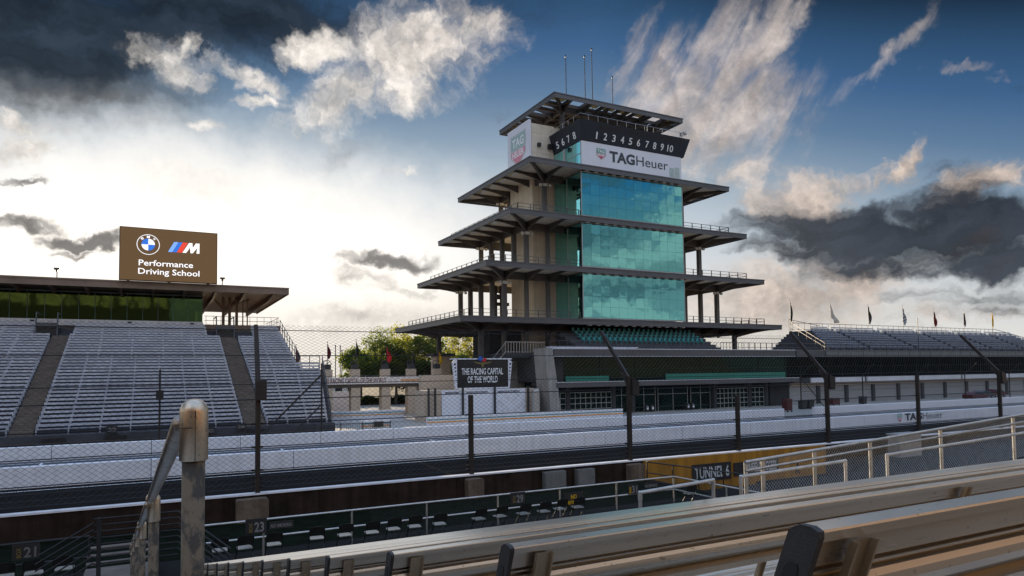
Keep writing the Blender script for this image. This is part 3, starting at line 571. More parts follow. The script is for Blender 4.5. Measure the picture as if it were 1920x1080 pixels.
a, c = atY(1664, 815, 27.4), atY(1705, 841, 27.4)
t = thing('utility_cabinet', 'pale steel utility cabinet behind the sloping mesh railing', 'cabinet', ((a.x+c.x)/2, 27.4, 0))
b = MB(); b.box(a.x, c.x, 26.6, 27.4, 0, a.z); b.build('housing', 'galv', t)
b = MB(); b.box(a.x-.06, c.x+.06, 26.54, 27.46, a.z+.002, a.z+.08); b.build('lid', 'galv', t)

# ------------------------------------------------------------------ pit lane fence beyond
pf = thing('pit_fence', 'thin dark fence of posts and cables on the low wall across pit lane', 'fence', (40, 56.15, 1.0))
def pitpost(x, top, arm=True):
    b = MB(); b.tube((x, 56.15, .98), (x, 56.15, top), .07, 8); b.build('post', 'postdark', pf)
    if arm: b = MB(); b.tube((x, 56.15, top-.02), (x, 54.5, top+1.45), .05, 6); b.build('arm', 'postdark', pf)
for x in (68.0, 79.3, 90.6, 101.6, 113, 125): pitpost(x, 4.65)
pitpost(.5, 6.1, False); pitpost(12.1, 6.5, False)
b = MB(); b.box(.25, .75, 55.9, 56.06, 3.9, 4.6); b.build('junction_box', 'black', pf)
for z in (1.9, 2.9, 3.9, 4.6):
    b = MB(); b.tube((68, 56.15, z), (125, 56.15, z), .022, 5); b.build('cable', 'cable', pf)
for (x0_, z0_, x1_, r_) in ((12.1, 5.6, 7.6, .075), (12.1, 3.2, 9.9, .06), (68, 4.6, 72, .05)):
    b = MB(); b.tube((x0_, 56.15, z0_), (x1_, 56.15, 1.05), r_, 6); b.build('brace', 'postdark', pf)
b = MB(); lattice(b, (8.0, 56.2, 1.05), X_, Z_, 4.1, 2.6, .28, .22, .006); b.build('wire_mesh', 'wire', pf); b = MB(); lattice(b, (68, 56.2, 1.05), X_, Z_, 57, 3.5, .5, .4, .006); b.build('wire_mesh', 'wire', pf)

# ================================================================== LEFT GRANDSTAND
NR, RUN, RISE, SY0, SZ0 = 33, .85, .306, 63.0, 1.28
ls = thing('grandstand', 'large grandstand of silver bench rows with a glazed suite under the big screen', 'grandstand', (-10, 76, 0))
def redge(k):                       # right end of a row
    Y = SY0+RUN*k
    return 14.1 + (Y-63)*.16 if k < 17 else 13.95
b = MB()
for k in range(NR):
    y = SY0+RUN*k; z = SZ0+RISE*k
    b.box(-48, redge(k)+.35, y-.35, y+RUN-.35+.004, z-.35-RISE, z)
b.box(-48, 14.6, 62.2, 62.62, 0, 1.26)
b.build('deck', 'standdeck', ls)
# aisles as lighter steps
for (xa, xb, top) in ((-9.45, -7.95, 29), (7.05, 8.75, 29)):
    b = MB()
    for k in range(top):
        y = SY0+RUN*k; z = SZ0+RISE*k
        b.box(xa, xb, y-.34, y+.10, z+.003, z+.16); b.box(xa, xb, y+.10, y+RUN-.345, z+.003, z+.31)
    b.build('aisle', 'aisle', ls)
SECS = [(-47.5, -9.6), (-7.8, 6.9), (8.9, None)]
for k in range(NR):
    y = SY0+RUN*k; z = SZ0+RISE*k
    for si, (xa, xb) in enumerate(SECS):
        xb = redge(k) if xb is None else xb
        if k >= 28:
            if si == 0: xb = -11.2
            if si == 1: xa, xb = -7.6, 5.6
            if si == 2: xa = 10.8
        b = MB(); b.box(xa, xb, y-.02, y+.24, z+.40, z+.445); b.box(xa, xb, y+.30, y+.34, z+.60, z+.78)
        step = 2.05 if k < 20 else 2.75
        n = max(1, int(round((xb-xa)/step)))
        for i in range(n+1):
            x = xa+(xb-xa)*i/n; x = min(max(x, xa+.03), xb-.03)
            b.box(x-.03, x+.03, y-.06, y-.023, z+.003, z+.46); b.box(x-.035, x+.035, y+.343, y+.38, z+.003, z+.80); b.box(x-.03, x+.03, y+.26, y+.297, z+.45, z+.80)
        b.build('bench', 'seatalu', ls)
# stairwell mouths near the top
for (xa, xb) in ((-10.9, -9.0), (6.6, 8.5)):
    b = MB(); b.box(xa, xb, 87.3, 90.9, 9.6, 11.0); b.build('stairwell', 'black', ls)
    b = MB()
    for x in (xa, xb): b.path([(x, 86.6, 9.6), (x, 87.25, 12.6), (x, 90.9, 12.6)], .07, 6); b.box(x-.06, x+.06, 87.2, 90.9, 10.9, 11.3)
    b.box(xa-.05, xb+.05, 87.0, 87.25, 11.05, 11.5); b.build('stairwell_rail', 'galvdark', ls)
# front wall panels and dark openings
b = MB(); b.box(-48, 14.5, 62.05, 62.19, 0.62, .70); b.build('front_rail', 'galvdark', ls)
for x in (-34, -22.5, -7.3, -3.2, 7.2): b = MB(); b.box(x, x+1.5, 62.08, 62.195, 0.02, 1.05); b.build('front_opening', 'black', ls)
for (x, z, s) in ((-3.1, 1.5, '22'), (2.9, 1.05, 'PITS'), (3.9, 1.05, 'GATE'), (6.3, 1.3, '26')):
    b = MB(); b.box(x, x+.75, 61.9, 61.94, z-.25, z+.3); o = b.build('row_sign', 'blacksign', ls)
    b = MB(); b.text(s, (x+.08, 61.89, z-.1), X_, Z_, .26, .58, .004, .02); b.build('lettering', 'dimnum', o)
# suite: parapet, glass, soffit, roof
GX = 5.42
b = MB(); b.box(-48, GX, 91.35, 91.75, 11.55, 12.24); b.build('parapet', 'parapet', ls)
for x in (-11.8, -2.4, 4.2):
    b = MB(); b.box(x-.2, x+.2, 91.2, 91.34, 11.78, 12.1); b.build('floodlight', 'black', ls)
b = MB(); b.box(-48, 14.5, 91.8, 106, 11.4, 11.98); b.build('suite_floor', 'suite', ls)
b = MB(); b.quad((-48, 92.5, 12.0), (GX, 92.5, 12.0), (GX, 92.5, 15.62), (-48, 92.5, 15.62)); b.quad((GX, 92.5, 12.0), (GX, 104, 12.0), (GX, 104, 15.62), (GX, 92.5, 15.62)); gl = b.build('suite_window', 'glasss', ls)
b = MB()
for i in range(0, 33): x = GX-.03-i*1.62; b.box(x-.025, x+.025, 92.42, 92.49, 12.0, 15.6)
b.box(-48, GX, 92.40, 92.48, 15.42, 15.6); b.build('glazing_bar', 'mull', gl)
b = MB(); b.box(-47, GX-.5, 98.5, 99, 12, 15.5); b.box(-47, GX-1, 94.8, 95.6, 12, 12.9); b.build('suite_interior', 'innerd', ls)
b = MB()
for (x, z, w_) in ((-13.6, 14.4, 2.2), (-9.4, 14.3, 3.2), (-5.5, 14.1, 1.7), (1.6, 14.2, 3.3), (-17, 14.2, 3)):
    for j in range(6): b.box(x, x+w_, 97.9, 98.45, z+j*.2-.3, z+j*.2-.25)
b.build('bottle_shelf', 'blind', ls)
rf = None
b = MB(); b.box(-48, 14.83, 88.0, 117.5, 15.9, 16.40); rf = b.build('roof', 'roofm', ls)
b = MB(); b.box(-48, 14.90, 87.86, 87.995, 15.62, 16.44); b.box(14.835, 14.95, 88.0, 117.5, 15.62, 16.44); b.box(-48, 14.93, 87.80, 87.85, 16.28, 16.46); b.build('fascia', 'suite', rf)
b = MB(); b.box(-48, 14.80, 88.05, 117.4, 15.78, 15.89); b.build('soffit', 'soffitl', rf)
for i in range(12):
    x = 13.2-i*3.3; b = MB(); b.prism([(x-.14, 88.1, 15.55), (x-.14, 92.3, 15.15), (x-.14, 116, 15.1), (x-.14, 116, 15.77), (x-.14, 88.1, 15.77)], (.28, 0, 0)); b.build('roof_beam', 'suite', rf)
for x in (8.0, 8.75, 9.6, 10.35, 10.9):
    b = MB(); w_ = .33 if x < 9.7 else .14; b.box(x-w_/2, x+w_/2, 95-w_/2, 95+w_/2, 11.99, 15.76); b.build('column', 'suite', ls)
b = MB(); b.tube((8.0, 95, 14.4), (11.2, 95, 15.6), .09, 6); b.tube((8.0, 95, 14.2), (6.8, 95, 15.6), .09, 6); b.build('brace', 'suite', ls)
b = MB()
for x in [5.8+.85*i for i in range(11)]: b.tube((x, 92.2, 11.98), (x, 92.2, 13.05), .025, 5)
for z in (12.5, 13.05): b.tube((5.6, 92.2, z), (14.4, 92.2, z), .03, 5)
for y in (94, 96, 98, 100, 102): b.tube((14.4, y, 11.98), (14.4, y, 13.05), .025, 5)
b.tube((14.4, 92.2, 13.05), (14.4, 104, 13.05), .03, 5); b.tube((14.4, 92.2, 12.5), (14.4, 104, 12.5), .03, 5); b.build('terrace_railing', 'galvdark', ls)
# stepped handrail down the right edge
b = MB()
prev = None
for k in list(range(32, 16, -2))+[17]:
    x = 14.25; y = SY0+RUN*k; z = SZ0+RISE*k
    b.tube((x, y, z), (x, y, z+1.55), .045, 6)
    if prev: [b.tube((x, prev[0], prev[1]+h), (x, y, z+h), .035, 6) for h in (1.5, .8)]
    prev = (y, z)
yk, zk = SY0+RUN*16, SZ0+RISE*16
for x in (14.3, 15.3, 16.4): b.tube((x, yk+.5, zk), (x, yk+.5, zk+1.5), .045, 6)
for h in (1.5, .8): b.tube((14.3, yk+.5, zk+h), (16.4, yk+.5, zk+h), .035, 6)
prev = None
for k in range(16, -1, -2):
    x = redge(k)+.3; y = SY0+RUN*k; z = SZ0+RISE*k
    b.tube((x, y, z), (x, y, z+1.5), .045, 6)
    if prev: [b.tube((prev[2], prev[0], prev[1]+h), (x, y, z+h), .035, 6) for h in (1.45, .75)]
    prev = (y, z, x)
b.build('edge_railing', 'galvdark', ls)
b = MB()
for k in range(0, NR, 4): x = redge(k); y = SY0+RUN*k; b.box(x-.2, x+.1, y, y+.3, 0, SZ0+RISE*k-.3); b.beam((x-.05, y, .2), (x-.05, y+3.2, SZ0+RISE*(k+3)-.5), .12, .12)
b.build('frame', 'galvdark', ls)
for (px, py0, py1) in ((107, 503, 523), (417, 521, 540)):
    p = atY(px, py0, 89); q = thing('roof_lamp', 'small lamp on a thin mast on the suite roof, '+('left of' if px < 200 else 'right of')+' the big screen', 'lamp', (p.x, 89, 16.41))
    b = MB(); b.tube((p.x, 89, 16.41), (p.x, 89, p.z-.15), .045, 6); b.build('mast', 'galvdark', q)
    b = MB(); b.box(p.x-.27, p.x+.27, 88.7, 89.2, p.z-.15, p.z+.02); b.box(p.x-.1, p.x+.1, 88.9, 89.1, p.z-.38, p.z-.152); b.build('lamp_head', 'black', q)

# ------------------------------------------------------------------ big screen on the suite roof
SBY = 87.5
a, c = atY(226, 427, SBY), atY(406, 530, SBY)
sbx0, sbx1, sbz0, sbz1 = -3.33, 6.57, 16.52, 22.4
sb = thing('advertising_screen', 'large advertising screen, flare brown put into its glow, reading Performance Driving School above the left suite roof', 'screen', (1.6, SBY+.3, 16.48))
b = MB(); b.box(sbx0-.08, sbx1+.08, SBY-.25, SBY+.25, sbz0-.05, sbz1+.08); b.build('cabinet', 'sbframe', sb)
b = MB(); b.box(sbx0, sbx1, SBY-.30, SBY-.254, sbz0, sbz1); b.build('display', 'sboard', sb)
b = MB(); [b.box(x-.15, x+.15, SBY+.25, SBY+.6, 16.42, 21.5) for x in (-2.5, 1.6, 5.7)]; b.build('support', 'sbframe', sb)
YT = SBY-.31
def T(txt, p0, p1, h, bold): 
    a, c = atY(*p0, YT), atY(*p1, YT)
    b = MB(); b.text(txt, (a.x, YT, a.z), X_, Z_, h, c.x-a.x, .006, bold); b.build('lettering', 'sbtext', sb)
T('Performance', (260, 497), (362, 503), .64, .012); T('Driving School', (259, 512.8), (374, 519), .64, .012)
q = atY(278, 458.5, YT); r0 = 1.16
def disc(r, k, a0=0, a1=2*math.pi, n=40, r1=0):
    P = [(q.x+r*math.cos(a0+(a1-a0)*i/n), YT-k, q.z+r*math.sin(a0+(a1-a0)*i/n)) for i in range(n+1)]
    return P
def ringmesh(ro, ri, k):
    b = MB(); n = 40
    for i in range(n):
        t0, t1 = 2*math.pi*i/n, 2*math.pi*(i+1)/n
        b.quad((q.x+ro*math.cos(t0), YT-k, q.z+ro*math.sin(t0)), (q.x+ro*math.cos(t1), YT-k, q.z+ro*math.sin(t1)), (q.x+ri*math.cos(t1), YT-k, q.z+ri*math.sin(t1)), (q.x+ri*math.cos(t0), YT-k, q.z+ri*math.sin(t0)))
    return b
ringmesh(r0, r0*.94, .004).build('roundel_ring', 'sbtext', sb)
for i, mm in enumerate(('sbtext', 'sbblue', 'sbtext', 'sbblue')):
    P = [(q.x, YT-.004, q.z)]+disc(r0*.58, .004, i*math.pi/2, (i+1)*math.pi/2, 10)
    b = MB(); b.add(P, [tuple(range(len(P)))]); b.build('roundel_quarter', mm, sb)
for ch, ang_ in (('B', 132), ('M', 90), ('W', 48)):
    t_ = rad(ang_); xa = Vector((math.sin(t_), 0, -math.cos(t_))); ya = Vector((math.cos(t_), 0, math.sin(t_)))
    p = Vector((q.x, YT-.004, q.z))+ya*(r0*.66); b = MB(); b.text(ch, p, xa, ya, r0*.22, r0*(.26 if ch == 'M' else .24), .004, .02, center=True); b.build('roundel_letter', 'sbtext', sb)
def para(px0, px1, name, mm):
    zt, zb = atY(345, 455, YT).z, atY(345, 474, YT).z; sh = .62
    xa, xb = atY(px0, 474, YT).x, atY(px1, 474, YT).x
    b = MB(); b.add([(xa, YT-.004, zb), (xb, YT-.004, zb), (xb+sh, YT-.004, zt), (xa+sh, YT-.004, zt)], [(0, 1, 2, 3)]); b.build(name, mm, sb)
para(315, 323, 'stripe', 'sblblue'); para(323.5, 331, 'stripe', 'sbblue'); para(331.5, 341, 'stripe', 'sbred')
zt, zb = atY(345, 455, YT).z, atY(345, 474, YT).z; xa, xb = atY(342, 474, YT).x, atY(374, 474, YT).x; hM = zt-zb; wM = xb-xa
Pm = [(0, 0), (.22, 0), (.44, .55), (.47, 0), (.60, 0), (.86, .55), (.82, 0), (1, 0), (1, 1), (.78, 1), (.60, .52), (.58, 1), (.38, 1)]
b = MB(); b.add([(xa+u*wM, YT-.004, zb+v*hM) for u, v in Pm], [tuple(range(len(Pm)))]); b.build('letter', 'sbtext', sb)

# ================================================================== BRIDGE, PLAZA, TREES
BY = 90.5
br = thing('footbridge', 'pale footbridge on brick pillars lettered THE RACING CAPITAL OF THE WORLD', 'bridge', (27, 92, 0))
a, c = atY(600, 706.5, BY), atY(818, 719.5, BY)
b = MB(); b.box(a.x-6, 36.3, BY, BY+.2, 4.32, 5.24); b.build('fascia', 'bridge', br)
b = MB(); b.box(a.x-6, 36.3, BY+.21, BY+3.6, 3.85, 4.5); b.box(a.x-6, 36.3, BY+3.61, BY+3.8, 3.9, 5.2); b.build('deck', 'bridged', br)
b = MB(); b.tube((a.x-6, BY+.1, 5.42), (36.3, BY+.1, 5.42), .035, 6); [b.tube((x, BY+.1, 5.2), (x, BY+.1, 5.42), .03, 5) for x in np.arange(14, 36, 1.6)]; b.build('handrail', 'galvdark', br)
p0, p1 = atY(598, 716.5, BY-.01), atY(724, 716, BY-.01)
b = MB(); b.text('IS THE RACING CAPITAL OF THE WORLD', (p0.x, BY-.012, 4.50), X_, Z_, .60, p1.x-p0.x, .008, .02); b.build('lettering', 'bridgetext', br)
p0, p1 = atY(752, 713, BY), atY(804, 713, BY)
b = MB(); b.box(p0.x, p1.x, BY-.014, BY-.004, 4.66, 4.86); b.build('orange_strip', 'orange', br)
for px in (616, 668, 725, 774, 822):
    p = atY(px, 690, BY); b = MB(); b.box(p.x-.62, p.x+.62, BY+.25, BY+1.5, 0, 3.84)
    b.box(p.x-.60, p.x+.60, BY+.3, BY+1.3, 4.55, 6.3); pl = b.build('pillar', 'brick', br)
    b = MB(); b.box(p.x-.42, p.x+.42, BY+.4, BY+1.2, 6.31, 6.95)
    for k in range(10):
        t0, t1 = math.pi*k/10, math.pi*(k+1)/10
        b.tube((p.x+.55*math.cos(t0), BY+.8, 6.96+.55*math.sin(t0)), (p.x+.55*math.cos(t1), BY+.8, 6.96+.55*math.sin(t1)), .05, 5)
        if k % 3 == 0: b.tube((p.x, BY+.8, 6.96), (p.x+.55*math.cos(t0), BY+.8, 6.96+.55*math.sin(t0)), .03, 4)
    b.build('lamp_crown', 'pier', pl)
def flag(x, y, z0, z1, fm, label, w=.75, h=2.0, lean=0.0, name='flag_pole', checks=False, spread=.18, group=None):
    t = thing(name, label, 'flag', (x, y, z0), group)
    b = MB(); b.tube((x, y, z0), (x, y, z1), .045, 6, .03); b.lathe((x, y, z1), [(.03, 0), (.08, .06), (.03, .14)], 8); b.build('pole', 'galvdark', t)
    b = MB(); n, mrow = 7, 10; vs = []
    for j in range(mrow+1):
        v = j/mrow
        for i in range(n+1):
            u = i/n; wdt = w*(spread+(1-spread)*math.sin(math.pi*min(1, v*.8+.1))**1.0)
            vs.append((x+u*wdt, y-.05+.11*math.sin(u*9+v*2.5+x), z1-.15-h*v-u*(.9+lean)*(1-.6*v)*w))
    fs = [(j*(n+1)+i, j*(n+1)+i+1, (j+1)*(n+1)+i+1, (j+1)*(n+1)+i) for j in range(mrow) for i in range(n)]
    vs2 = [(a_, b_+.012, c_) for a_, b_, c_ in vs]
    b.add(vs, fs); b.add(vs2, [f[::-1] for f in fs]); o = b.build('flag', fm, t, smooth=True)
    if checks:
        b = MB(); 
        for idx, f in enumerate(fs):
            if (idx//n+idx % n) % 2: b.add([(vs[k][0], vs[k][1]-.008, vs[k][2]) for k in f], [(0, 1, 2, 3)])
        b.build('flag_check', 'flagw', o)
    return t
for (px, py, fm, lab, w) in ((555, 650, 'flagm', 'brown furled flag on the bridge pole half hidden by the left grandstand', .55), (614, 645, 'flagm', 'brown furled flag on the bridge pillar left of the trees', .45), (668, 641, 'flagd', 'dark furled flag at the left edge of the tree crowns', .35), (725, 651, 'flagr', 'bright red flag on the bridge in front of the trees', .75), (774, 664, 'flagd', 'dark furled flag on the fourth bridge pillar before the trees', .35), (822, 656, 'flagy', 'yellow flag on the bridge pillar beside the black display', .65)):
    p = atY(px, py, BY+.8); flag(p.x, BY+.8, 7.0, p.z+.2, fm, lab, w, 1.9, .3)
# thin far masts left of the trees
for px, py in ((629, 649), (638, 650), (641, 658)):
    p = atY(px, py, 150); b = MB(); b.tube((p.x, 150, 0), (p.x, 150, p.z), .10, 6); b.lathe((p.x, 150, p.z), [(.1, 0), (.22, .1), (.1, .25)], 6)
    tag(b.build('mast', 'galvdark', loc=(p.x, 150, 0)), {629: 'leftmost thin bare mast beyond the bridge left of the trees', 638: 'tall middle thin bare mast beyond the bridge left of the trees', 641: 'rightmost and shortest thin bare mast left of the tree crowns'}[px], 'mast')
# trees
def tree(px, py, Y, rx, rz, lm, label, trunk_z=2.6, n=9000, seed=1, ry=None, ls_=.62):
    rnd = random.Random(seed); c = atY(px, py, Y); ry = ry or rx*.9
    t = thing('tree', label, 'tree', (c.x, Y, 0))
    b = MB(); pts = [Vector((c.x, Y, -.1)), Vector((c.x+.1, Y, trunk_z)), Vector((c.x-.1, Y, c.z))]
    b.tube(pts[0], pts[1], .34, 8, .25); b.tube(pts[1], pts[2], .25, 8, .12)
    for i in range(9):
        a_ = rnd.uniform(0, 6.28); r_ = rnd.uniform(.5, .8); zz = rnd.uniform(trunk_z, c.z)
        b.tube((c.x, Y, zz), (c.x+rx*r_*math.cos(a_), Y+ry*r_*math.sin(a_), zz+rz*rnd.uniform(.2, .7)), .11, 6, .03)
    b.build('trunk', 'bark', t)
    cl = []
    for i in range(58):
        while True:
            u = Vector((rnd.uniform(-1, 1), rnd.uniform(-1, 1), rnd.uniform(-1, 1)))
            if .25 < u.length < 1: break
        cl.append((Vector((c.x+u.x*rx*.86, Y+u.y*ry*.86, c.z+u.z*rz*.86)), rnd.uniform(.16, .34)*rx))
    b = MB(); per = n//len(cl)
    for (p, r_) in cl:
        for j in range(per):
            d = Vector((rnd.gauss(0, 1), rnd.gauss(0, 1), rnd.gauss(0, .8))).normalized()*r_*rnd.uniform(.35, 1.05)
            q_ = p+d
            if q_.z < trunk_z*.8: continue
            a_ = Vector((rnd.gauss(0, 1), rnd.gauss(0, 1), rnd.gauss(0, 1))).normalized(); e = a_.orthogonal().normalized(); f = a_.cross(e); s_ = ls_*rnd.uniform(.35, .8)
            b.add([q_-e*s_*.5, q_+f*s_*.35, q_+e*s_*.5, q_-f*s_*.35], [(0, 1, 2, 3)])
    b.build('crown', lm, t)
    return t
TR = [(676, 690, 128, 4.4, 4.2, 'leafa', 'round green tree at the left of the group beyond the bridge', 11),
      (716, 668, 136, 6.2, 6.0, 'leafa', 'tall green tree behind the red flag beyond the bridge', 12),
      (762, 664, 140, 6.4, 6.6, 'leafb', 'tallest yellow green tree at the middle of the group beyond the bridge', 13),
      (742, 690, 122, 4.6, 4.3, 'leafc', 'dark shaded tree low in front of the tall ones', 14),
      (804, 672, 134, 5.8, 6.2, 'leafa', 'broad green tree beyond the bridge just left of the tower', 15),
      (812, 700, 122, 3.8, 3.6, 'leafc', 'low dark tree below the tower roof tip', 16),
      (872, 660, 150, 6.0, 6.4, 'leafb', 'sunlit yellow tree seen between the tower columns', 17),
      (856, 690, 132, 3.8, 3.8, 'leafa', 'green tree low behind the brick pier left of the display', 18),
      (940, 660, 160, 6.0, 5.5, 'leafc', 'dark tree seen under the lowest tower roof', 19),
      (1180, 640, 185, 10, 6.5, 'leafb', 'yellow tree glimpsed behind the teal terrace seats', 20)]
for (px, py, Y, rx, rz, lm, lab, sd) in TR: tree(px, py, Y, rx, rz, lm, lab, seed=sd)
b = MB(); rnd = random.Random(5); h0, h1 = atZ(676, 758, 0), atZ(772, 757, 0)
for i in range(6500):
    x = rnd.uniform(30, 46); q_ = Vector((x, 125+rnd.uniform(-1.2, 1.2), rnd.uniform(0, 1.5+.25*math.sin(x*2)))); a_ = Vector((rnd.gauss(0, 1), rnd.gauss(0, 1), rnd.gauss(0, 1))).normalized(); e = a_.orthogonal().normalized(); f = a_.cross(e)
    b.add([q_-e*.2, q_+f*.13, q_+e*.2, q_-f*.13], [(0, 1, 2, 3)])
tag(b.build('hedge', 'hedge', loc=(38, 125, 0)), 'low dark hedge running behind the bridge pillars', 'hedge')
t = thing('low_building', 'long pale low building far beyond the bridge on the left', 'building', (30, 175, 0))
b = MB(); b.box(2, 46, 170, 182, 0, 3.6); b.build('wall', 'bridge', t); b = MB(); b.box(1.5, 46.5, 169.5, 182.5, 3.61, 3.95); b.build('roof', 'parapet', t)
b = MB(); [b.box(x, x+1.5, 169.9, 169.99, 1.0, 2.4) for x in range(4, 45, 3)]; b.build('window', 'black', t)
t = thing('plaza_wall', 'pale low wall panel standing left of the bridge pillars', 'wall', (22, 100, 0)); b = MB(); b.box(18, 26.5, 100, 100.3, 0, 3.2); b.build('wall_body', 'bridge', t)
t = thing('mural_wall', 'white mural wall with rows of small dark lettering by the stair', 'wall', (35, 93, 0)); b = MB(); b.box(32.3, 37.0, 94.4, 94.6, 0, 3.8); b.build('wall_body', 'bridge', t)
b = MB()
for j in range(7): 
    for i in range(10):
        if (i*7+j*3) % 4: b.box(32.6+i*.42, 32.6+i*.42+.30, 94.36, 94.395, 1.2+j*.28, 1.38+j*.28)
b.build('lettering', 'pier', t)
t = thing('plaza_stair', 'small dark stair with handrails at the foot of the mural wall', 'stairs', (33.4, 88, 0))
b = MB(); [b.box(31.6+i*.3, 34.4, 86.4, 88.2, i*.2, i*.2+.19) for i in range(7)]; b.build('steps', 'pier', t)
b = MB(); [b.path([(31.6, y, .9), (33.8, y, 2.4), (34.4, y, 2.4)], .04, 5) for y in (86.3, 88.3)]; [b.tube((31.6, y, 0), (31.6, y, .9), .04, 5) for y in (86.3, 88.3)]; b.build('handrail', 'black', t)
t = thing('traffic_cone', 'small red cone standing by the plaza stair', 'cone', (30.2, 82, 0)); b = MB(); b.lathe((30.2, 82, .0), [(.38, 0), (.38, .06), (.26, .062), (.07, 1.1), (.04, 1.12)], 12); b.build('cone_body', 'flagr', t)
# crowd-control gate
t = thing('steel_gate', 'steel bar gate with a dark sign between the striped walls', 'gate', (15, 61.8, 0)); b = MB()
for i in range(34): b.tube((12.9+i*.2, 61.8, .15), (12.9+i*.2, 61.8, 1.15), .016, 4)
for z in (.15, 1.15): b.tube((12.9, 61.8, z), (19.6, 61.8, z), .03, 5)
for x in (12.9, 15.0, 17, 19.6): b.tube((x, 61.8, 0), (x, 61.8, 1.3), .045, 6)
b.build('bars', 'galvdark', t); b = MB(); b.box(18.0, 18.9, 61.66, 61.7, .75, 1.25); b.build('sign_board', 'black', t)

# ------------------------------------------------------------------ display on the podium
dp = thing('podium_display', 'black display reading THE RACING CAPITAL OF THE WORLD in a white pierced frame', 'display', (35.3, 75, 3.8))
DY = 75.0
b = MB(); b.box(31.95, 38.75, DY-.05, DY+.5, 3.85, 7.22); b.build('display', 'screenblk', dp)
b = MB(); b.box(31.2, 39.3, DY-.10, DY+.4, 7.225, 7.36); b.box(31.8, 38.9, DY-.10, DY+.4, 3.70, 3.845)
for sgn, xo in ((-1, 31.945), (1, 38.755)):
    b.prism([(xo, DY-.08, 3.85), (xo+sgn*.18, DY-.08, 3.85), (xo+sgn*.55, DY-.08, 6.9), (xo+sgn*.2, DY-.08, 7.222), (xo, DY-.08, 7.222)], (0, .4, 0))
b.build('frame', 'banner', dp)
b = MB()
for sgn, xo in ((-1, 31.945), (1, 38.755)):
    for j in range(6):
        z = 4.55+j*.42; r_ = .05+.017*j; P = [(xo+sgn*(.10+.035*j)+r_*math.cos(k*.5236), DY-.084, z+r_*math.sin(k*.5236)) for k in range(12)]
        b.add(P, [tuple(range(12))])
b.build('frame_hole', 'black', dp)
b = MB(); b.text('THE RACING CAPITAL', (35.3, DY-.055, 5.42), X_, Z_, .74, 5.5, .006, .016, center=True); b.text('OF THE WORLD', (35.3, DY-.055, 4.45), X_, Z_, .76, 4.0, .006, .016, center=True); b.build('lettering', 'numeral', dp)
b = MB(); Pw = [(0, -.42), (.12, -.3), (.18, .0), (.7, .05), (1.25, .28), (1.1, .30), (.4, .22), (0, .24), (-.4, .22), (-1.1, .30), (-1.25, .28), (-.7, .05), (-.18, 0), (-.12, -.3)]
b.add([(35.3+x, DY-.056, 6.65+z) for x, z in Pw], [tuple(range(len(Pw)))]); b.build('winged_emblem', 'gold', dp)
b = MB(); b.add([(34.55, DY-.2, 7.25), (35.1, DY-.2, 6.95), (35.3, DY-.2, 7.3), (34.95, DY-.2, 7.72)], [(0, 1, 2, 3)]); b.build('emblem_half', 'blue', dp)
b = MB(); b.add([(35.15, DY-.2, 6.95), (35.6, DY-.2, 6.95), (35.78, DY-.2, 7.3), (35.4, DY-.2, 7.4)], [(0, 1, 2, 3)]); b.build('emblem_half', 'flagr', dp)
pdm = thing('podium', 'podium of white panels lettered INDIANAPOLIS MOTOR SPEEDWAY under the black display', 'podium', (36, 75, 0))
b = MB(); b.box(27.6, 43.0, 74.9, 77.5, 0, 3.6); b.build('podium_body', 'brick', pdm)
for (xa, xb) in ((29.9, 32.4), (32.6, 36.6), (36.8, 41.0)):
    b = MB(); b.box(xa, xb, 74.7, 74.86, .05, 3.62); pn = b.build('panel', 'banner', pdm)
    b = MB(); b.text('INDIANAPOLIS MOTOR SPEEDWAY', (xa+.4, 74.69, 3.2), X_, Z_, .22, (xb-xa)*.72, .006, .03); b.build('lettering', 'darktext', pn)
    if xa > 36:
        b = MB(); rnd = random.Random(3)
        for i in range(9):
            for j in range(8):
                if (i+j) % 2 and rnd.random() < .45+.06*i: b.box(xa+.4+i*.42, xa+.82+i*.42, 74.68, 74.695, .1+j*.36, .46+j*.36)
        b.build('check_pattern', 'parapet', pn)
b = MB()
for x in (28.2, 29.0, 32.5, 36.7, 41.3): b.box(x-.09, x+.09, 74.4, 74.66, 0, 3.9)
b.build('truss_post', 'pier', pdm)
b = MB(); b.lathe((41.9, 73.7, 0), [(.5, 0), (.5, 3.2), (.42, 3.5), (.1, 3.6)], 16); b.build('silver_drum', 'galv', pdm)
pb = thing('brick_pier', 'tall brick pier carrying the rear left column of the tower', 'pier', (40.4, 101.2, 0))
b = MB(); b.box(39.2, 41.6, 100.1, 102.4, 0, 8.3); b.build('shaft', 'brick', pb)
b = MB(); b.box(38.6, 42.2, 99.6, 102.9, 8.31, 8.75); b.build('capstone', 'pier', pb)
t = thing('brick_wall', 'low brick wall standing left of the black display', 'wall', (31, 80, 0)); b = MB(); b.box(29.0, 33.4, 79, 80, 0, 5.4); b.build('wall_body', 'brick', t)

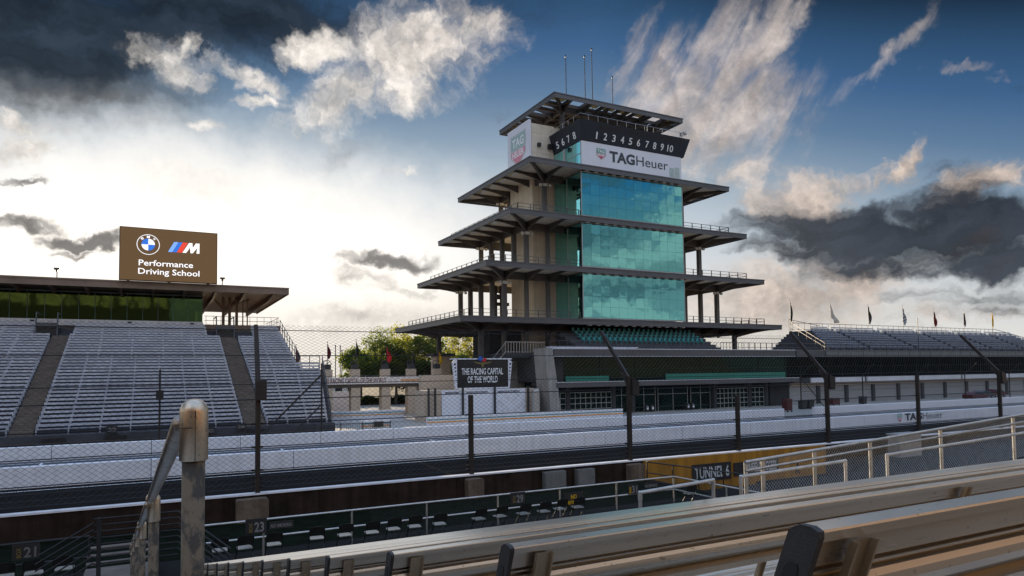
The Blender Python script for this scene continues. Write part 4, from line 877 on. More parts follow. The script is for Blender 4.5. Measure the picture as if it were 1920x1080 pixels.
# ================================================================== TOWER
pg = thing('pagoda_tower', 'tall tower of five wide overhanging dark roofs and teal glass storeys', 'tower', (64.3, 94, 0))
ROOFS = [(35.12, 93.73, 81.0, 107.4, 13.0), (38.87, 89.90, 81.0, 107.2, 20.45), (42.54, 86.17, 81.0, 107.0, 27.8), (45.71, 82.53, 81.0, 105.8, 35.25)]
TOP = (52.2, 76.6, 84.9, 102.7, 46.9)
GX0, GX1, GY = 54.4, 73.25, 81.55
def roof(x0, x1, y0, y1, z, inset, colz, top=False):
    b = MB(); HOLES = []
    ys = [y0+inset+(y1-y0-2*inset)*i/4 for i in range(5)]
    if top:
        for i in range(8):
            for j in range(7):
                xa, xb, ya, yb = x0+.05+(x1-x0-.1)*i/8, x0+.05+(x1-x0-.1)*(i+1)/8, y0+.05+(y1-y0-.1)*j/7, y0+.05+(y1-y0-.1)*(j+1)/7
                if (2 <= j <= 4 and 1 <= i <= 6): b.box(xa, xb, ya, yb, z-.16, z-.02)
                else: HOLES.append((xa+.25, xb-.25, ya+.35, yb-.35))
    else:
        b.box(x0+1.45, x1-1.45, y0+.05, y1-.05, z-.36, z-.02)
        for sx0, sx1, ex0, ex1 in ((x0+.05, x0+1.448, x0+.35, x0+1.30), (x1-1.448, x1-.05, x1-1.30, x1-.35)):
            prev = y0+.05
            if z > 19:
                for ya, yb in zip(ys[:-1], ys[1:]):
                    b.box(sx0, sx1, prev, ya+.5, z-.36, z-.02); HOLES.append((ex0, ex1, ya+.5, yb-.5)); prev = yb-.5
                    b.box(sx0, ex0, ya+.5, yb-.5, z-.36, z-.02)
            b.box(sx0, sx1, prev, y1-.05, z-.36, z-.02)
    r = b.build('roof', 'roofm' if top else 'deckpale', pg)
    b = MB(); t_ = .12; h = .72
    b.box(x0, x1, y0-t_, y0, z-h, z); b.box(x0, x1, y1, y1+t_, z-h, z); b.box(x0-t_, x0-.002, y0-t_, y1+t_, z-h, z); b.box(x1+.002, x1+t_, y0-t_, y1+t_, z-h, z)
    b.box(x0-t_-.06, x1+t_+.06, y0-t_-.06, y0-t_-.002, z-.10, z+.06); b.box(x0-t_-.06, x0-t_-.002, y0-t_-.06, y1+t_+.06, z-.10, z+.06)
    b.build('fascia', 'fascia', r)
    ix0, ix1, iy0, iy1 = x0+inset, x1-inset, y0+inset, y1-inset
    zb = z-.37 if not top else z-.165
    def rib(p, q, dq=1.35, dp=.30, w=.26):
        p, q = Vector((p[0], p[1], 0)), Vector((q[0], q[1], 0)); d = (q-p); n = Vector((d.y, -d.x, 0)).normalized()*w
        P = []
        for k in range(7):
            t = k/6; P.append(p+d*t+Z_*(zb-(dp+(dq-dp)*t**1.8)))
        P += [q+Z_*zb, p+Z_*zb]
        b = MB(); b.prism([x-n/2 for x in P], n); b.build('rafter', 'roofm', r)
    for y in ys[1:-1]:
        rib((x0+.1, y), (ix0, y)); rib((x1-.1, y), (ix1, y))
    for y in (ys[0], ys[-1]):
        rib((x0+.1, y), (ix0, y)); rib((x1-.1, y), (ix1, y))
    nx = max(4, int(round((ix1-ix0)/3.7)))
    for i in range(nx+1):
        x = ix0+(ix1-ix0)*i/nx
        if top or x < GX0-.3 or x > GX1+.3: rib((x, y0+.1), (x, iy0))
        rib((x, y1-.1), (x, iy1))
    for (cx, cy, qx, qy) in ((x0, y0, ix0, iy0), (x1, y0, ix1, iy0), (x0, y1, ix0, iy1), (x1, y1, ix1, iy1)):
        rib((cx+.12*(1 if cx < qx else -1), cy+.12*(1 if cy < qy else -1)), (qx, qy), 1.6, .35, .34)
    # ring beam and cross beams
    b = MB()
    for (p, q) in (((ix0, iy0), (ix1, iy0)), ((ix0, iy1), (ix1, iy1)), ((ix0, iy0), (ix0, iy1)), ((ix1, iy0), (ix1, iy1))):
        if not top and p[1] == q[1] == iy0:
            b.beam((p[0], p[1], zb-.6), (GX0-.1, q[1], zb-.6), .3, 1.1); b.beam((GX1+.1, p[1], zb-.6), (q[0], q[1], zb-.6), .3, 1.1)
        else: b.beam((*p, zb-.6), (*q, zb-.6), .3, 1.1)
    b.build('ring_beam', 'roofm', r)
    if top:
        b = MB()
        for i in range(1, 8): x = x0+(x1-x0)*i/8; b.beam((x, y0+.1, zb-.25), (x, y1-.1, zb-.25), .30, .45)
        for i in range(1, 7): y = y0+(y1-y0)*i/7; b.beam((x0+.1, y, zb-.30), (x1-.1, y, zb-.30), .30, .5)
        b.build('roof_grid', 'roofm', r)
        for k, h in enumerate(HOLES):
            if k % 5 != 2: b = MB(); b.box(h[0]+(.3 if k % 3 == 0 else 0), h[1], h[2], h[3], z-.14, z-.08); b.build('soffit_panel', 'skylight', r)
    else:
        b = MB(); b.box(x0+1.45, x1-1.45, y0+.15, y1-.15, z-.44, z-.372); b.build('soffit', 'soffit', r)
        if HOLES:
            for h in HOLES: b = MB(); b.box(*h, z-.30, z-.22); b.build('soffit_panel', 'skylight', r)
    return r
def lampcluster(x, y, z, par):
    b = MB(); b.box(x-.35, x+.35, y-.42, y-.2, z, z+.42); b.box(x-.95, x-.6, y-.45, y-.15, z-.05, z+.3); b.box(x+.6, x+.95, y-.45, y-.15, z-.05, z+.3); b.box(x-.9, x+.9, y-.2, y-.12, z+.32, z+.38); b.build('floodlight', 'light', par)
def railing(x0, x1, y0, y1, z, gap):
    h = 1.1
    for side in ([((x0, y1), (x0, y0)), ((x0, y0), (gap[0], y0))], [((gap[1], y0), (x1, y0)), ((x1, y0), (x1, y1))]):
        b = MB()
        for p, q in side:
            Lg = math.hypot(q[0]-p[0], q[1]-p[1]); n = max(1, int(Lg/1.7))
            for i in range(n+1): x, y = p[0]+(q[0]-p[0])*i/n, p[1]+(q[1]-p[1])*i/n; b.box(x-.05, x+.05, y-.05, y+.05, z-.02, z+h)
            for zz in (.16, .6, h): b.beam((*p, z+zz), (*q, z+zz), .06, .06)
        b.build('railing', 'galvdark', pg)
prev_z = 0.0
for i, R_ in enumerate(ROOFS+[TOP]):
    x0, x1, y0, y1, z = R_
    top = i == 4
    ins = 5.3 if not top else 3.4
    roof(x0, x1, y0, y1, z, ins, prev_z, top)
    ix0, ix1, iy0, iy1 = x0+ins, x1-ins, y0+ins, y1-ins
    cz = z-1.35 if not top else z-1.2
    for j in range(5):
        y = iy0+(iy1-iy0)*j/4
        for x in (ix0, ix1):
            if top and j not in (0, 4): continue
            if i == 0 and j in (1, 2, 3): continue
            if x == ix0 and ix0 > 50.3 and 88.8 < y < 96.1: continue
            b = MB(); w_ = .30; b.box(x-w_, x+w_, y-w_, y+w_, prev_z, cz); b.box(x-w_-.04, x+w_+.04, y-.12, y+.12, prev_z+.01, cz-.01); b.build('column', 'column', pg)
    nx = int((GX0-ix0)/3.6)
    for j in range(1, nx+1):
        x = ix0+3.6*j
        if x > 54 or top: continue
        b = MB(); b.box(x-.26, x+.26, iy0-.26, iy0+.26, prev_z, cz); b.build('column', 'column', pg)
    if i in (1, 2, 3): lampcluster(ix0, iy0, cz-.9, pg); 
    if i == 3: lampcluster(ix0, iy1, cz-.6, pg)
    if i in (1, 2): lampcluster(ix0, iy1, cz-.6, pg); lampcluster(ix1, iy0, cz-.7, pg)
    if i == 1:
        x = ix0+4.4; b = MB(); b.box(x-.2, x+.2, 98-.2, 98.2, prev_z, cz); b.build('column', 'column', pg)
    # hub struts under the roof corner column
    if i < 3: railing(x0+1.6, x1-2.9, y0+.9, y1-1.6, z, (GX0-.3, GX1+.3))
    prev_z = z
# small rail on the second-highest roof
b = MB()
for k in range(8): x = 46.4+k*1.1; b.box(x-.04, x+.04, 81.5, 81.58, 27.8, 28.7)
b.beam((46.4, 81.54, 28.7), (54.2, 81.54, 28.7), .05, .05); b.build('railing', 'galvdark', pg)
# glass storeys
rnd = random.Random(21)
def glassbox(z0, z1, rows, blinds=False):
    b = MB(); n = 12; dx = (GX1-GX0)/n; dz = (z1-z0)/rows
    for i in range(n):
        for j in range(rows):
            xa, xb, za, zb = GX0+i*dx+.012, GX0+(i+1)*dx-.012, z0+j*dz+.012, z0+(j+1)*dz-.012
            o = [rnd.uniform(-.006, .006) for _ in range(2)]
            b.quad((xa, GY+o[0], za), (xb, GY-o[0], za), (xb, GY-o[0]+o[1], zb), (xa, GY+o[0]+o[1], zb))
    gl = b.build('curtain_wall', 'glass', pg)
    for x in (GX0, GX1):
        for k, (ya, yb) in enumerate(((GY, 85.3), (85.5, 88.8), (89.0, 94.0))):
            if x == GX0 and k == 2: continue
            b = MB(); b.quad((x, ya, z0), (x, yb, z0), (x, yb, z1), (x, ya, z1)); b.build('side_glass', 'glass', pg)
    b = MB()
    for i in range(n+1): x = GX0+i*dx; b.box(x-.022, x+.022, GY+.03, GY+.13, z0, z1)
    for j in range(rows+1): z = z0+j*dz; b.box(GX0, GX1, GY+.035, GY+.12, z-.022, z+.022)
    b.build('mullion', 'mull', gl)
    b = MB()
    for x in (GX0, GX1): 
        b.box(x-.05, x+.05, 85.35, 85.45, z0, z1); b.box(x-.09, x+.09, 88.8, 89.0, z0, z1); b.box(x-.06, x+.06, GY-.03, GY+.03, z0-.1, z1+.1)
    b.box(GX0-.05, GX1+.05, GY-.06, GY+.16, z0-.16, z0-.03); b.box(GX0-.05, GX1+.05, GY-.06, GY+.16, z1+.03, z1+.14); b.build('glazing_frame', 'mullw', pg)
    # rooms behind the glass
    b = MB(); b.box(57.0, 70.0, 89.5, 93.6, z0, z1+.2); b.build('inner_core', 'inner', pg)
    b = MB(); b.box(GX0+.2, GX1-.2, GY+.6, 95, z0-.30, z0-.02) if False else b.box(GX0+.3, GX1-.3, 84.5, 94, z1-.9, z1-.75); b.build('ceiling', 'inner', pg)
    b = MB()
    for k in range(5): x = 56+k*3.6; b.box(x, x+1.6, 84.2, 85.0, z0+.0, z0+.8); b.box(x+.3, x+.42, 84.0, 84.1, z0+.8, z0+1.7)
    b.build('furniture', 'blind', pg)
    if blinds:
        b = MB(); [b.box(GX0+i*dx+.06, GX0+(i+1)*dx-.06, GY+.35, GY+.40, z1-h_, z1-.35) for i, h_ in ((2, 1.4), (4, 1.9), (5, 1.9), (6, 1.9), (7, 1.8), (8, 1.8), (9, 1.7), (10, 1.6))]; b.build('blind', 'blind', pg)
glassbox(13.35, 19.62, 4); glassbox(20.80, 26.95, 4); glassbox(28.15, 34.35, 4, True)
# eave brackets over the glass
for z in (13.0, 20.45, 27.8, 35.25):
    for k in range(12): x = 55.2+k*1.57; b = MB(); b.box(x-.3, x+.3, 81.06, 81.5, z-.85, z-.46); b.build('eave_bracket', 'soffit', pg)
# concrete core
b = MB()
zs = [0, 3.2, 6.4, 9.6, 12.5, 16.6, 20.0, 23.9, 27.3, 31.3, 34.8, 38.9, 42.0, 43.4]
for za, zb in zip(zs[:-1], zs[1:]):
    for xa, xb in ((50.45, 52.4), (52.42, 54.38)): b.box(xa, xb, 88.9, 91.2, za+.012, zb-.012)
    for ya, yb in ((91.22, 93.6), (93.62, 96.0)): b.box(50.45, 54.38, ya, yb, za+.012, zb-.012)
b.box(50.5, 54.33, 88.95, 95.95, 0, 43.35); cr = b.build('concrete_core', 'tower', pg)
b = MB(); b.box(54.4, 62.5, 88.95, 95.9, 35.3, 43.3); b.build('upper_core', 'tower', pg)
b = MB(); b.box(50.1, 50.43, 92.8, 93.3, 28.3, 29.0); b.box(51.4, 51.9, 88.5, 88.88, 39.9, 40.4); b.box(53.2, 53.9, 88.4, 88.88, 39.7, 40.4); b.build('loudspeaker', 'black', pg)
# rear dark mass
b = MB(); b.box(56, 72.5, 94.1, 100, 0, 46.0) if False else b.box(56, 72.5, 94.1, 99, 0, 38.5); b.build('rear_core', 'inner', pg)
b = MB(); b.box(45, 50.4, 93, 99, 0, 12.2); b.box(54.5, 80, 88, 99.5, 0, 12.2); b.build('lobby_wall', 'innerd', pg)
b = MB()
for (x, y) in ((47.3, 95.5), (48.2, 95.2)):
    b.tube((x, y, 13), (x, y, 19.2), .3, 8)
b.box(46.6, 49.2, 94.5, 95.1, 16.0, 16.5); b.box(47.0, 47.7, 94.2, 94.9, 17.0, 17.7); b.box(48.2, 48.8, 94.2, 94.9, 14.6, 15.3); b.build('service_pipe', 'pier', pg)
# banner, top glass, scoring band
b = MB(); b.box(GX0, 73.0, 81.30, 81.42, 35.5, 38.92); bn = b.build('banner', 'banner', pg)
ZT0 = 36.2
pa, pb_ = atY(1143, 300, 81.29), atY(1252, 300, 81.29)
xm = atY(1193, 300, 81.29).x
b = MB(); b.text('TAG', (pa.x, 81.29, 36.55), X_, Z_, 1.45, xm-pa.x-.28, .02, .04); b.build('bold_lettering', 'darktext', bn)
b = MB(); b.text('Heuer', (xm, 81.29, 36.55), X_, Z_, 1.45, pb_.x-xm, .02, .0); b.build('thin_lettering', 'darktext', bn)
ps = atY(1127, 291, 81.29); shield(bn, ps.x, 81.29, 37.35, 1.75, 1.75)
b = MB(); b.box(70.6, 71.5, 81.27, 81.296, 35.6, 37.0); b.box(71.65, 72.6, 81.27, 81.296, 35.6, 37.2); b.build('clear_pane', 'blind', bn)
for x in (GX0, 73.05): b = MB(); b.quad((x, 81.45, 35.4), (x, 88.9, 35.4), (x, 88.9, 38.9), (x, 81.45, 38.9)); b.build('side_glass', 'glass', pg)
b = MB(); [b.box(GX0-.06, GX0+.02, y-.05, y+.05, 35.3, 38.9) for y in (81.5, 83.7, 85.9, 88.1)]; b.box(GX0-.07, GX0+.02, 81.45, 88.9, 37.1, 37.2); b.box(GX0-.16, GX0+.1, 85.6, 86.1, 35.3, 38.9); b.build('glazing_frame', 'mullw', pg)
b = MB(); b.quad((GX0, 81.46, 35.3), (73.0, 81.46, 35.3), (73.0, 81.46, 38.9), (GX0, 81.46, 38.9)); b.box(56, 72, 83, 88, 35.3, 38.8); b.build('top_room', 'inner', pg)
ZB0, ZB1, OUT = 38.95, 41.75, .75
bx0, bx1, by0, by1 = GX0-.1, 73.5, 81.25, 89.2
A = [(bx0, by0, ZB0), (bx1, by0, ZB0), (bx1, by1, ZB0), (bx0, by1, ZB0)]; B_ = [(bx0-OUT, by0-OUT, ZB1), (bx1+OUT, by0-OUT, ZB1), (bx1+OUT, by1, ZB1), (bx0-OUT, by1, ZB1)]
b = MB(); b.add(A+B_, [(0, 1, 5, 4), (1, 2, 6, 5), (2, 3, 7, 6), (3, 0, 4, 7), (0, 3, 2, 1), (4, 5, 6, 7)]); bd = b.build('scoring_band', 'navy', pg)
fa = Vector((0, -OUT, ZB1-ZB0)).normalized(); la = Vector((-OUT, 0, ZB1-ZB0)).normalized(); Hb = Vector((0, -OUT, ZB1-ZB0)).length
nf = Vector((0, -fa.z, fa.y)); nl = Vector((-la.z, 0, la.x))
for i in range(10):
    pxs = [1119, 1135, 1151, 1167, 1182, 1197, 1213, 1227, 1241, 1256]
    x = atY(pxs[i], 268, 81).x
    b = MB(); b.text(str(i+1), Vector((x, by0, ZB0))+fa*.52+nf*.02, X_, fa, .98, (.60 if i else .22) if i < 9 else 1.12, .03, .012, center=True); b.build('numeral', 'numeral', bd)
for i in range(4):
    y = 87.2-i*1.55
    b = MB(); b.text(str(5+i), Vector((bx0, y, ZB0))+la*.55+nl*.02, -Y_, la, .98, .70, .03, .012, center=True); b.build('numeral', 'numeral', bd)
for i in range(17): b = MB(); x = 57.2+i*.93; p = Vector((x, by0, ZB0)); b.prism([p+fa*2.0+nf*.012, p+X_*.55+fa*2.0+nf*.012, p+X_*.55+fa*2.75+nf*.012, p+fa*2.75+nf*.012], nf*.006); b.build('band_slot', 'navydk', bd)
for i in range(7): b = MB(); p = Vector((bx0, 88.0-i*.95, ZB0)); b.prism([p+la*2.0+nl*.012, p-Y_*.55+la*2.0+nl*.012, p-Y_*.55+la*2.75+nl*.012, p+la*2.75+nl*.012], nl*.006); b.build('band_slot', 'navydk', bd)
b = MB()
for k in range(12): x = bx0+1+k*1.7; b.tube((x, by0-.5, ZB1), (x, by0-.5, ZB1+.9), .025, 5)
b.tube((bx0-.4, by0-.5, ZB1+.9), (bx1+.4, by0-.5, ZB1+.9), .03, 5); b.tube((bx0-.4, by0-.5, ZB1+.9), (bx0-.4, by1, ZB1+.9), .03, 5); b.tube((bx1+.4, by0-.5, ZB1+.9), (bx1+.4, by1, ZB1+.9), .03, 5)
[b.tube((bx0-.4, y, ZB1), (bx0-.4, y, ZB1+.9), .025, 5) for y in (82.5, 84, 85.5, 87, 88.5)]
b.tube((bx1+.3, 81, ZB1), (bx1+.3, 81, ZB1+1.5), .04, 5); b.box(bx1-.8, bx1-.3, 80.8, 81.1, ZB1+.5, ZB1+.95); b.box(bx1-.2, bx1+.3, 80.8, 81.1, ZB1+.8, ZB1+1.25); b.path([(66.2, 81, ZB1), (66.2, 81, ZB1+1.0), (66.5, 81, ZB1+1.35), (66.9, 81, ZB1+1.3)], .05, 5); b.build('band_railing', 'galv', pg)
# left sign
b = MB(); b.box(50.02, 50.40, 88.9, 95.9, 35.6, 43.9); lsn = b.build('side_sign', 'banner', pg)
shield(lsn, 50.0, 92.4, 40.1, 5.0, 5.4, xa=Vector((0, -1, 0)), mg='greenpale', mr='redpale')
# masts
for (x, z) in ((57.5, 55.85), (61.1, 56.6), (62.5, 58.05), (66.5, 54.2)):
    b = MB(); b.tube((x, 90, 46.8), (x, 90, z-.4), .085, 6, .06); b.lathe((x, 90, z-.42), [(.06, 0), (.13, .1), (.13, .28), (.04, .42)], 6); b.build('antenna', 'black', pg)

# ================================================================== PIT BUILDINGS
pv = thing('pavilion', 'long two storey pavilion with dark green glass and glazed garage doors at the tower foot', 'building', (66, 78, 0))
L0, L1 = 44.9, 88.6
b = MB(); b.box(L0, L1, 74.2, 92, 7.9, 8.35); rf = b.build('roof', 'roofm', pv)
b = MB(); b.box(L0-.1, L1, 73.95, 74.195, 7.62, 8.50); [b.box(x-.03, x+.03, 73.92, 73.947, 7.66, 8.42) for x in np.arange(L0+3, L1, 4.6)]; b.build('fascia', 'fascia', rf)
b = MB(); b.box(L0-.15, L1, 73.90, 74.25, 8.505, 8.60); b.box(L0-.15, L1, 73.9, 73.944, 7.55, 7.655); b.box(L0, L1, 74.3, 77.5, 8.36, 8.46); b.build('roof_edge', 'white', rf)
b = MB(); b.quad((47.0, 75.7, 4.3), (L1, 75.7, 4.3), (L1, 75.7, 7.9), (47.0, 75.7, 7.9)); gl = b.build('upper_window', 'glassd', pv)
b = MB(); [b.box(x-.03, x+.03, 75.62, 75.69, 4.3, 7.9) for x in np.arange(47, 88.5, 5.9)]; b.box(47, L1, 75.63, 75.685, 5.9, 5.96); b.build('glazing_bar', 'innerd', gl)
b = MB(); b.box(L0, 46.98, 75.4, 92, 4.3, 7.9); b.build('side_wall', 'pier', pv)
b = MB(); b.box(47, L1, 79.5, 90, 0, 7.85); b.build('inner_room', 'innerd', pv)
for (xa, xb, za, zb) in ((47.4, 54.2, 4.36, 5.0), (64.0, 88.0, 4.36, 5.15)):
    b = MB(); b.box(xa, xb, 75.45, 75.60, za, zb); b.build('green_band', 'bgrn', pv)
b = MB(); b.box(L0, L1, 73.8, 80, 3.75, 4.2); cn = b.build('canopy', 'pier', pv)
b = MB(); b.box(L0-.05, L1+.05, 73.5, 73.79, 3.62, 4.24); b.build('fascia', 'fascia', cn)
b = MB(); b.box(L0-.08, L1+.08, 73.45, 73.82, 4.25, 4.31); b.build('canopy_edge', 'white', cn)
for (xa, xb) in ((44.9, 47.3), (47.95, 54.5), (73.3, 79.7), (80.3, 83.1)):
    b = MB(); b.quad((xa, 75.5, 0), (xb, 75.5, 0), (xb, 75.5, 2.9), (xa, 75.5, 2.9)); d_ = b.build('garage_door', 'glassd', pv)
    b = MB(); n = max(2, int(round((xb-xa)/.82)))
    for i in range(n+1): x = xa+(xb-xa)*i/n; b.box(x-.03, x+.03, 75.4, 75.47, 0, 2.9)
    for z in (0.03, .72, 1.44, 2.16, 2.87): b.box(xa, xb, 75.39, 75.465, z-.035, z+.035)
    b.build('glazing_bar', 'mullw', d_)
for (xa, xb) in ((55.2, 57.8), (58.3, 62.3), (62.8, 68.2), (68.8, 72.5)):
    b = MB(); b.quad((xa, 75.9, 0), (xb, 75.9, 0), (xb, 75.9, 3.3), (xa, 75.9, 3.3)); d_ = b.build('entrance_glass', 'glassd', pv)
    b = MB(); [b.box(x-.03, x+.03, 75.8, 75.88, 0, 3.3) for x in np.linspace(xa, xb, 3)]; b.box(xa, xb, 75.8, 75.87, 2.3, 2.36); b.build('glazing_bar', 'mullw', d_)
for x in (47.62, 54.8, 58.05, 72.95, 80.0, 83.5): b = MB(); b.box(x-.28, x+.28, 75.2, 76.2, 0, 3.74); b.build('pier', 'pier', pv)
b = MB(); b.box(84.2, 85.0, 75.2, 75.8, 0, 3.74); b.box(85.05, L1, 75.4, 78, 0, 3.7); b.build('end_wall', 'innerd', pv)
for x, lab in ((59.6, 'dark litter bin left of the pavilion entrance doors'), (60.5, 'dark litter bin second from left before the pavilion entrance'), (66.9, 'dark litter bin third from left before the pavilion entrance'), (67.8, 'dark litter bin furthest right before the pavilion entrance')):
    t = thing('litter_bin', lab, 'bin', (x+.28, 74.8, 0)); b = MB(); b.lathe((x+.28, 74.8, 0), [(.26, 0), (.29, .85), (.31, .86), (.2, 1.0)], 12); b.build('bin_body', 'bin', t)
    b = MB(); b.box(x+.12, x+.44, 74.49, 74.52, .35, .75); b.build('notice', 'banner', t)
# big slanted pier and stair block at the left end
t = thing('concrete_buttress', 'pale leaning concrete buttress at the left end of the pavilion', 'buttress', (44, 75, 0))
b = MB(); b.prism([(44.0, 73.6, 0), (45.6, 73.6, 0), (44.35, 73.6, 8.6), (43.3, 73.6, 8.6)], (0, 3, 0)); b.build('shaft', 'buttress', t)
t = thing('stair_block', 'concrete stair block with a railed balcony between display and pavilion', 'stairs', (42, 82, 0))
b = MB(); b.prism([(39.5, 84, 0), (46, 84, 0), (46, 84, 7.2), (44.5, 84, 7.2), (41.5, 84, 4.0), (39.5, 84, 4.0)], (0, 4, 0)); b.build('block_wall', 'buttress', t)
b = MB(); b.box(41.0, 50.0, 80.0, 84.5, 7.6, 8.2); b.build('balcony', 'pier', t)
b = MB(); [b.box(x-.03, x+.03, 79.96, 80.03, 8.2, 9.6) for x in np.arange(41, 47.0, .42)]; b.box(41, 47, 79.95, 80.03, 9.6, 9.68); b.box(41, 47, 79.95, 80.03, 8.3, 8.36); b.path([(38.2, 82, 4.3), (41, 80, 8.3)], .08, 5); b.path([(38.2, 82, 5.3), (41, 80, 9.5)], .05, 5); b.build('balcony_railing', 'galv', t)
# terrace with teal seats
tr = thing('seat_terrace', 'raised terrace of teal folding seats on the pavilion roof', 'terrace', (66, 82, 8.4))
b = MB()
for k in range(5): b.box(52.5-.3*k, 78.5-.2*k, 79.4+.9*k, 84.5, 8.6+.5*k if k else 8.46, 9.1+.5*k)
b.build('steps', 'standdeck', tr)
seat = MB(); seat.box(-.22, .22, 0, .42, .40, .46); seat.box(-.22, .22, .40, .46, .46, .92); seat.box(-.03, .03, .1, .4, 0, .4)
s0 = None; cnt = 0
for k in range(4):
    for i in range(25):
        x = 54.0+i*.92; y = 79.75+.9*k+.9; z = 9.6+.5*k
        if s0 is None:
            sb_ = MB(); sb_.add([(px+x, py+y, pz+z) for px, py, pz in seat.v], seat.f); s0 = sb_.build('seat', 'teal', tr); bx, by, bz = x, y, z
        else:
            c_ = s0.copy(); COL.objects.link(c_); c_.parent = tr; c_.location = (x-bx, y-by, z-bz); WLOC[c_.name] = Vector((0, 0, 0))
b = MB(); n = 22
for i in range(n+1): x = 50.5+i*1.35; b.box(x-.025, x+.025, 77.9, 77.95, 8.46, 9.75)
for z in (9.1, 9.75): b.tube((46.5, 77.9, z), (80.5, 77.9, z), .03, 5)
for x in (46.5, 48, 49.3): b.box(x-.025, x+.025, 77.9, 77.95, 8.46, 9.75)
for i in range(16): x = 53.5+i*1.6; b.box(x-.025, x+.025, 84.3, 84.35, 11.1, 12.1)
b.tube((53.5, 84.3, 12.1), (77.6, 84.3, 12.1), .03, 5)
for i in range(9): x = 81.5+i*1.35; b.box(x-.03, x+.03, 78, 78.06, 8.46, 9.8)
for z in (9.1, 9.8): b.tube((80.5, 78, z), (99, 78, z), .035, 5)
for i in range(14): x = 82+i*1.3; b.box(x-.03, x+.03, 83, 83.06, 8.46, 10.1)
b.tube((82, 83, 10.1), (99, 83, 10.1), .035, 5); b.build('railing', 'galvdark', tr)
b = MB(); b.box(45.6, 59.6, 76.4, 77.0, 8.47, 8.78); b.box(45.4, 59.8, 76.2, 77.1, 8.785, 8.9); b.build('planter', 'parapet', tr)

# ------------------------------------------------------------------ garages on the right
ga = thing('garage_building', 'long low garage building with pale roll up doors and a dark glazed upper storey', 'building', (140, 80, 0))
R0, R1 = 88.8, 240
b = MB(); b.box(R0, R1, 74.2, 96, 7.9, 8.38); rf = b.build('roof', 'roofm', ga)
b = MB(); b.box(R0, R1, 73.9, 74.195, 7.60, 8.48); b.build('fascia', 'fascia', rf)
b = MB(); b.box(R0, R1, 73.85, 74.22, 8.485, 8.60); b.box(R0, R1, 73.85, 73.895, 7.5, 7.62); b.build('roof_edge', 'cabinet', rf)
b = MB(); b.box(95.5, R1, 73.82, 73.893, 7.74, 8.36); [b.box(x-.04, x+.04, 73.76, 73.815, 7.62, 8.48) for x in np.arange(95.5, 238, 3.1)]; b.build('fascia_panel', 'cabinet', rf)
b = MB(); b.quad((R0, 76.2, 4.2), (R1, 76.2, 4.2), (R1, 76.2, 7.9), (R0, 76.2, 7.9)); gl = b.build('upper_window', 'glassk', ga)
b = MB(); [b.box(x-.04, x+.04, 76.1, 76.19, 4.2, 7.9) for x in np.arange(R0, R1, 3.4)]; b.box(R0, R1, 76.11, 76.185, 6.0, 6.07); b.build('glazing_bar', 'innerd', gl)
b = MB(); b.box(R0, R1, 79, 95, 0, 7.85); b.build('inner_room', 'innerd', ga)
b = MB(); b.box(R0, R1, 74.6, 79, 3.40, 4.15); cn = b.build('canopy', 'pier', ga)
for i, x in enumerate(np.arange(92.5, 236, 13.8)):
    b = MB(); b.box(x, x+13.1, 74.3, 74.59, 3.42, 4.18); b.build('fascia_panel', 'parapet', cn)
b = MB(); b.box(R0, R1, 75.2, 79, 2.9, 3.39); b.build('lintel', 'brick', ga)
for k in range(21):
    x = 88.9+6.92*k
    b = MB(); b.box(x, x+6.15, 75.55, 75.75, 0, 2.88); [b.box(x, x+6.15, 75.52, 75.548, z, z+.05) for z in (.5, 1.05, 1.6, 2.15)]; b.build('garage_door', 'door', ga)
    b = MB(); b.box(x+6.18, x+6.89, 75.3, 76.2, 0, 2.89); b.build('pier', 'pier', ga)
# ------------------------------------------------------------------ grandstand above the garages
rs = thing('roof_grandstand', 'small grandstand of silver benches above the garages with a row of flags', 'grandstand', (140, 87, 8.4))
NRR = 9
def lx(k): return 104.6+.75*k
b = MB()
for k in range(NRR): b.box(lx(k)-.6, 182, 80.6+1.0*k, 93.2, 8.4 if k == 0 else 8.9+.5*k-.5, 8.9+.5*k)
b.build('deck', 'standdeck', rs)
for k in range(NRR):
    y, z = 80.7+1.0*k, 8.9+.5*k
    xs = [lx(k), 116.5, 130.5, 143.5, 156.5, 169, 181]
    for xa, xb in zip(xs[:-1], xs[1:]):
        b = MB(); b.box(xa+.6, xb-.6, y, y+.28, z+.42, z+.48); b.box(xa+.6, xb-.6, y+.40, y+.44, z+.62, z+.80)
        n = 5
        for i in range(n+1): x = xa+.7+(xb-xa-1.4)*i/n; b.box(x-.04, x+.04, y+.05, y+.36, z+.003, z+.415); b.box(x-.035, x+.035, y+.445, y+.48, z+.003, z+.80)
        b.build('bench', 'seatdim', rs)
b = MB()
zt = 13.2
for i in range(41): x = 110.5+i*1.75; b.tube((x, 92.8, zt-.4), (x, 92.8, zt+1.45), .045, 5)
for h in (.2, 1.45): b.tube((110, 92.8, zt+h), (180.6, 92.8, zt+h), .05, 5)
b.tube((109.6, 92.8, zt-3), (109.6, 92.8, zt+2.2), .06, 6)
b.tube((109.6, 92.8, zt+2.1), (113, 88.5, zt+.6), .05, 5)
for (x, dz) in ((lx(0)-.5, 0), (181.8, 0)):
    x2 = lx(8)-.5 if x < 150 else 180.5
    b.tube((x, 80.6, 10.1), (x2, 92.8, 14.8), .06, 5); b.tube((x, 80.6, 9.4), (x2, 92.8, 14.0), .05, 5)
    for k in range(0, 9, 2): f = k/8; b.tube((x+(x2-x)*f, 80.6+12.2*f, 8.9+4*f), (x+(x2-x)*f, 80.6+12.2*f, 10.1+4.7*f), .05, 5)
for i in range(60): x = 102+i*1.6; b.tube((x, 79.6, 8.4), (x, 79.6, 9.7), .035, 4)
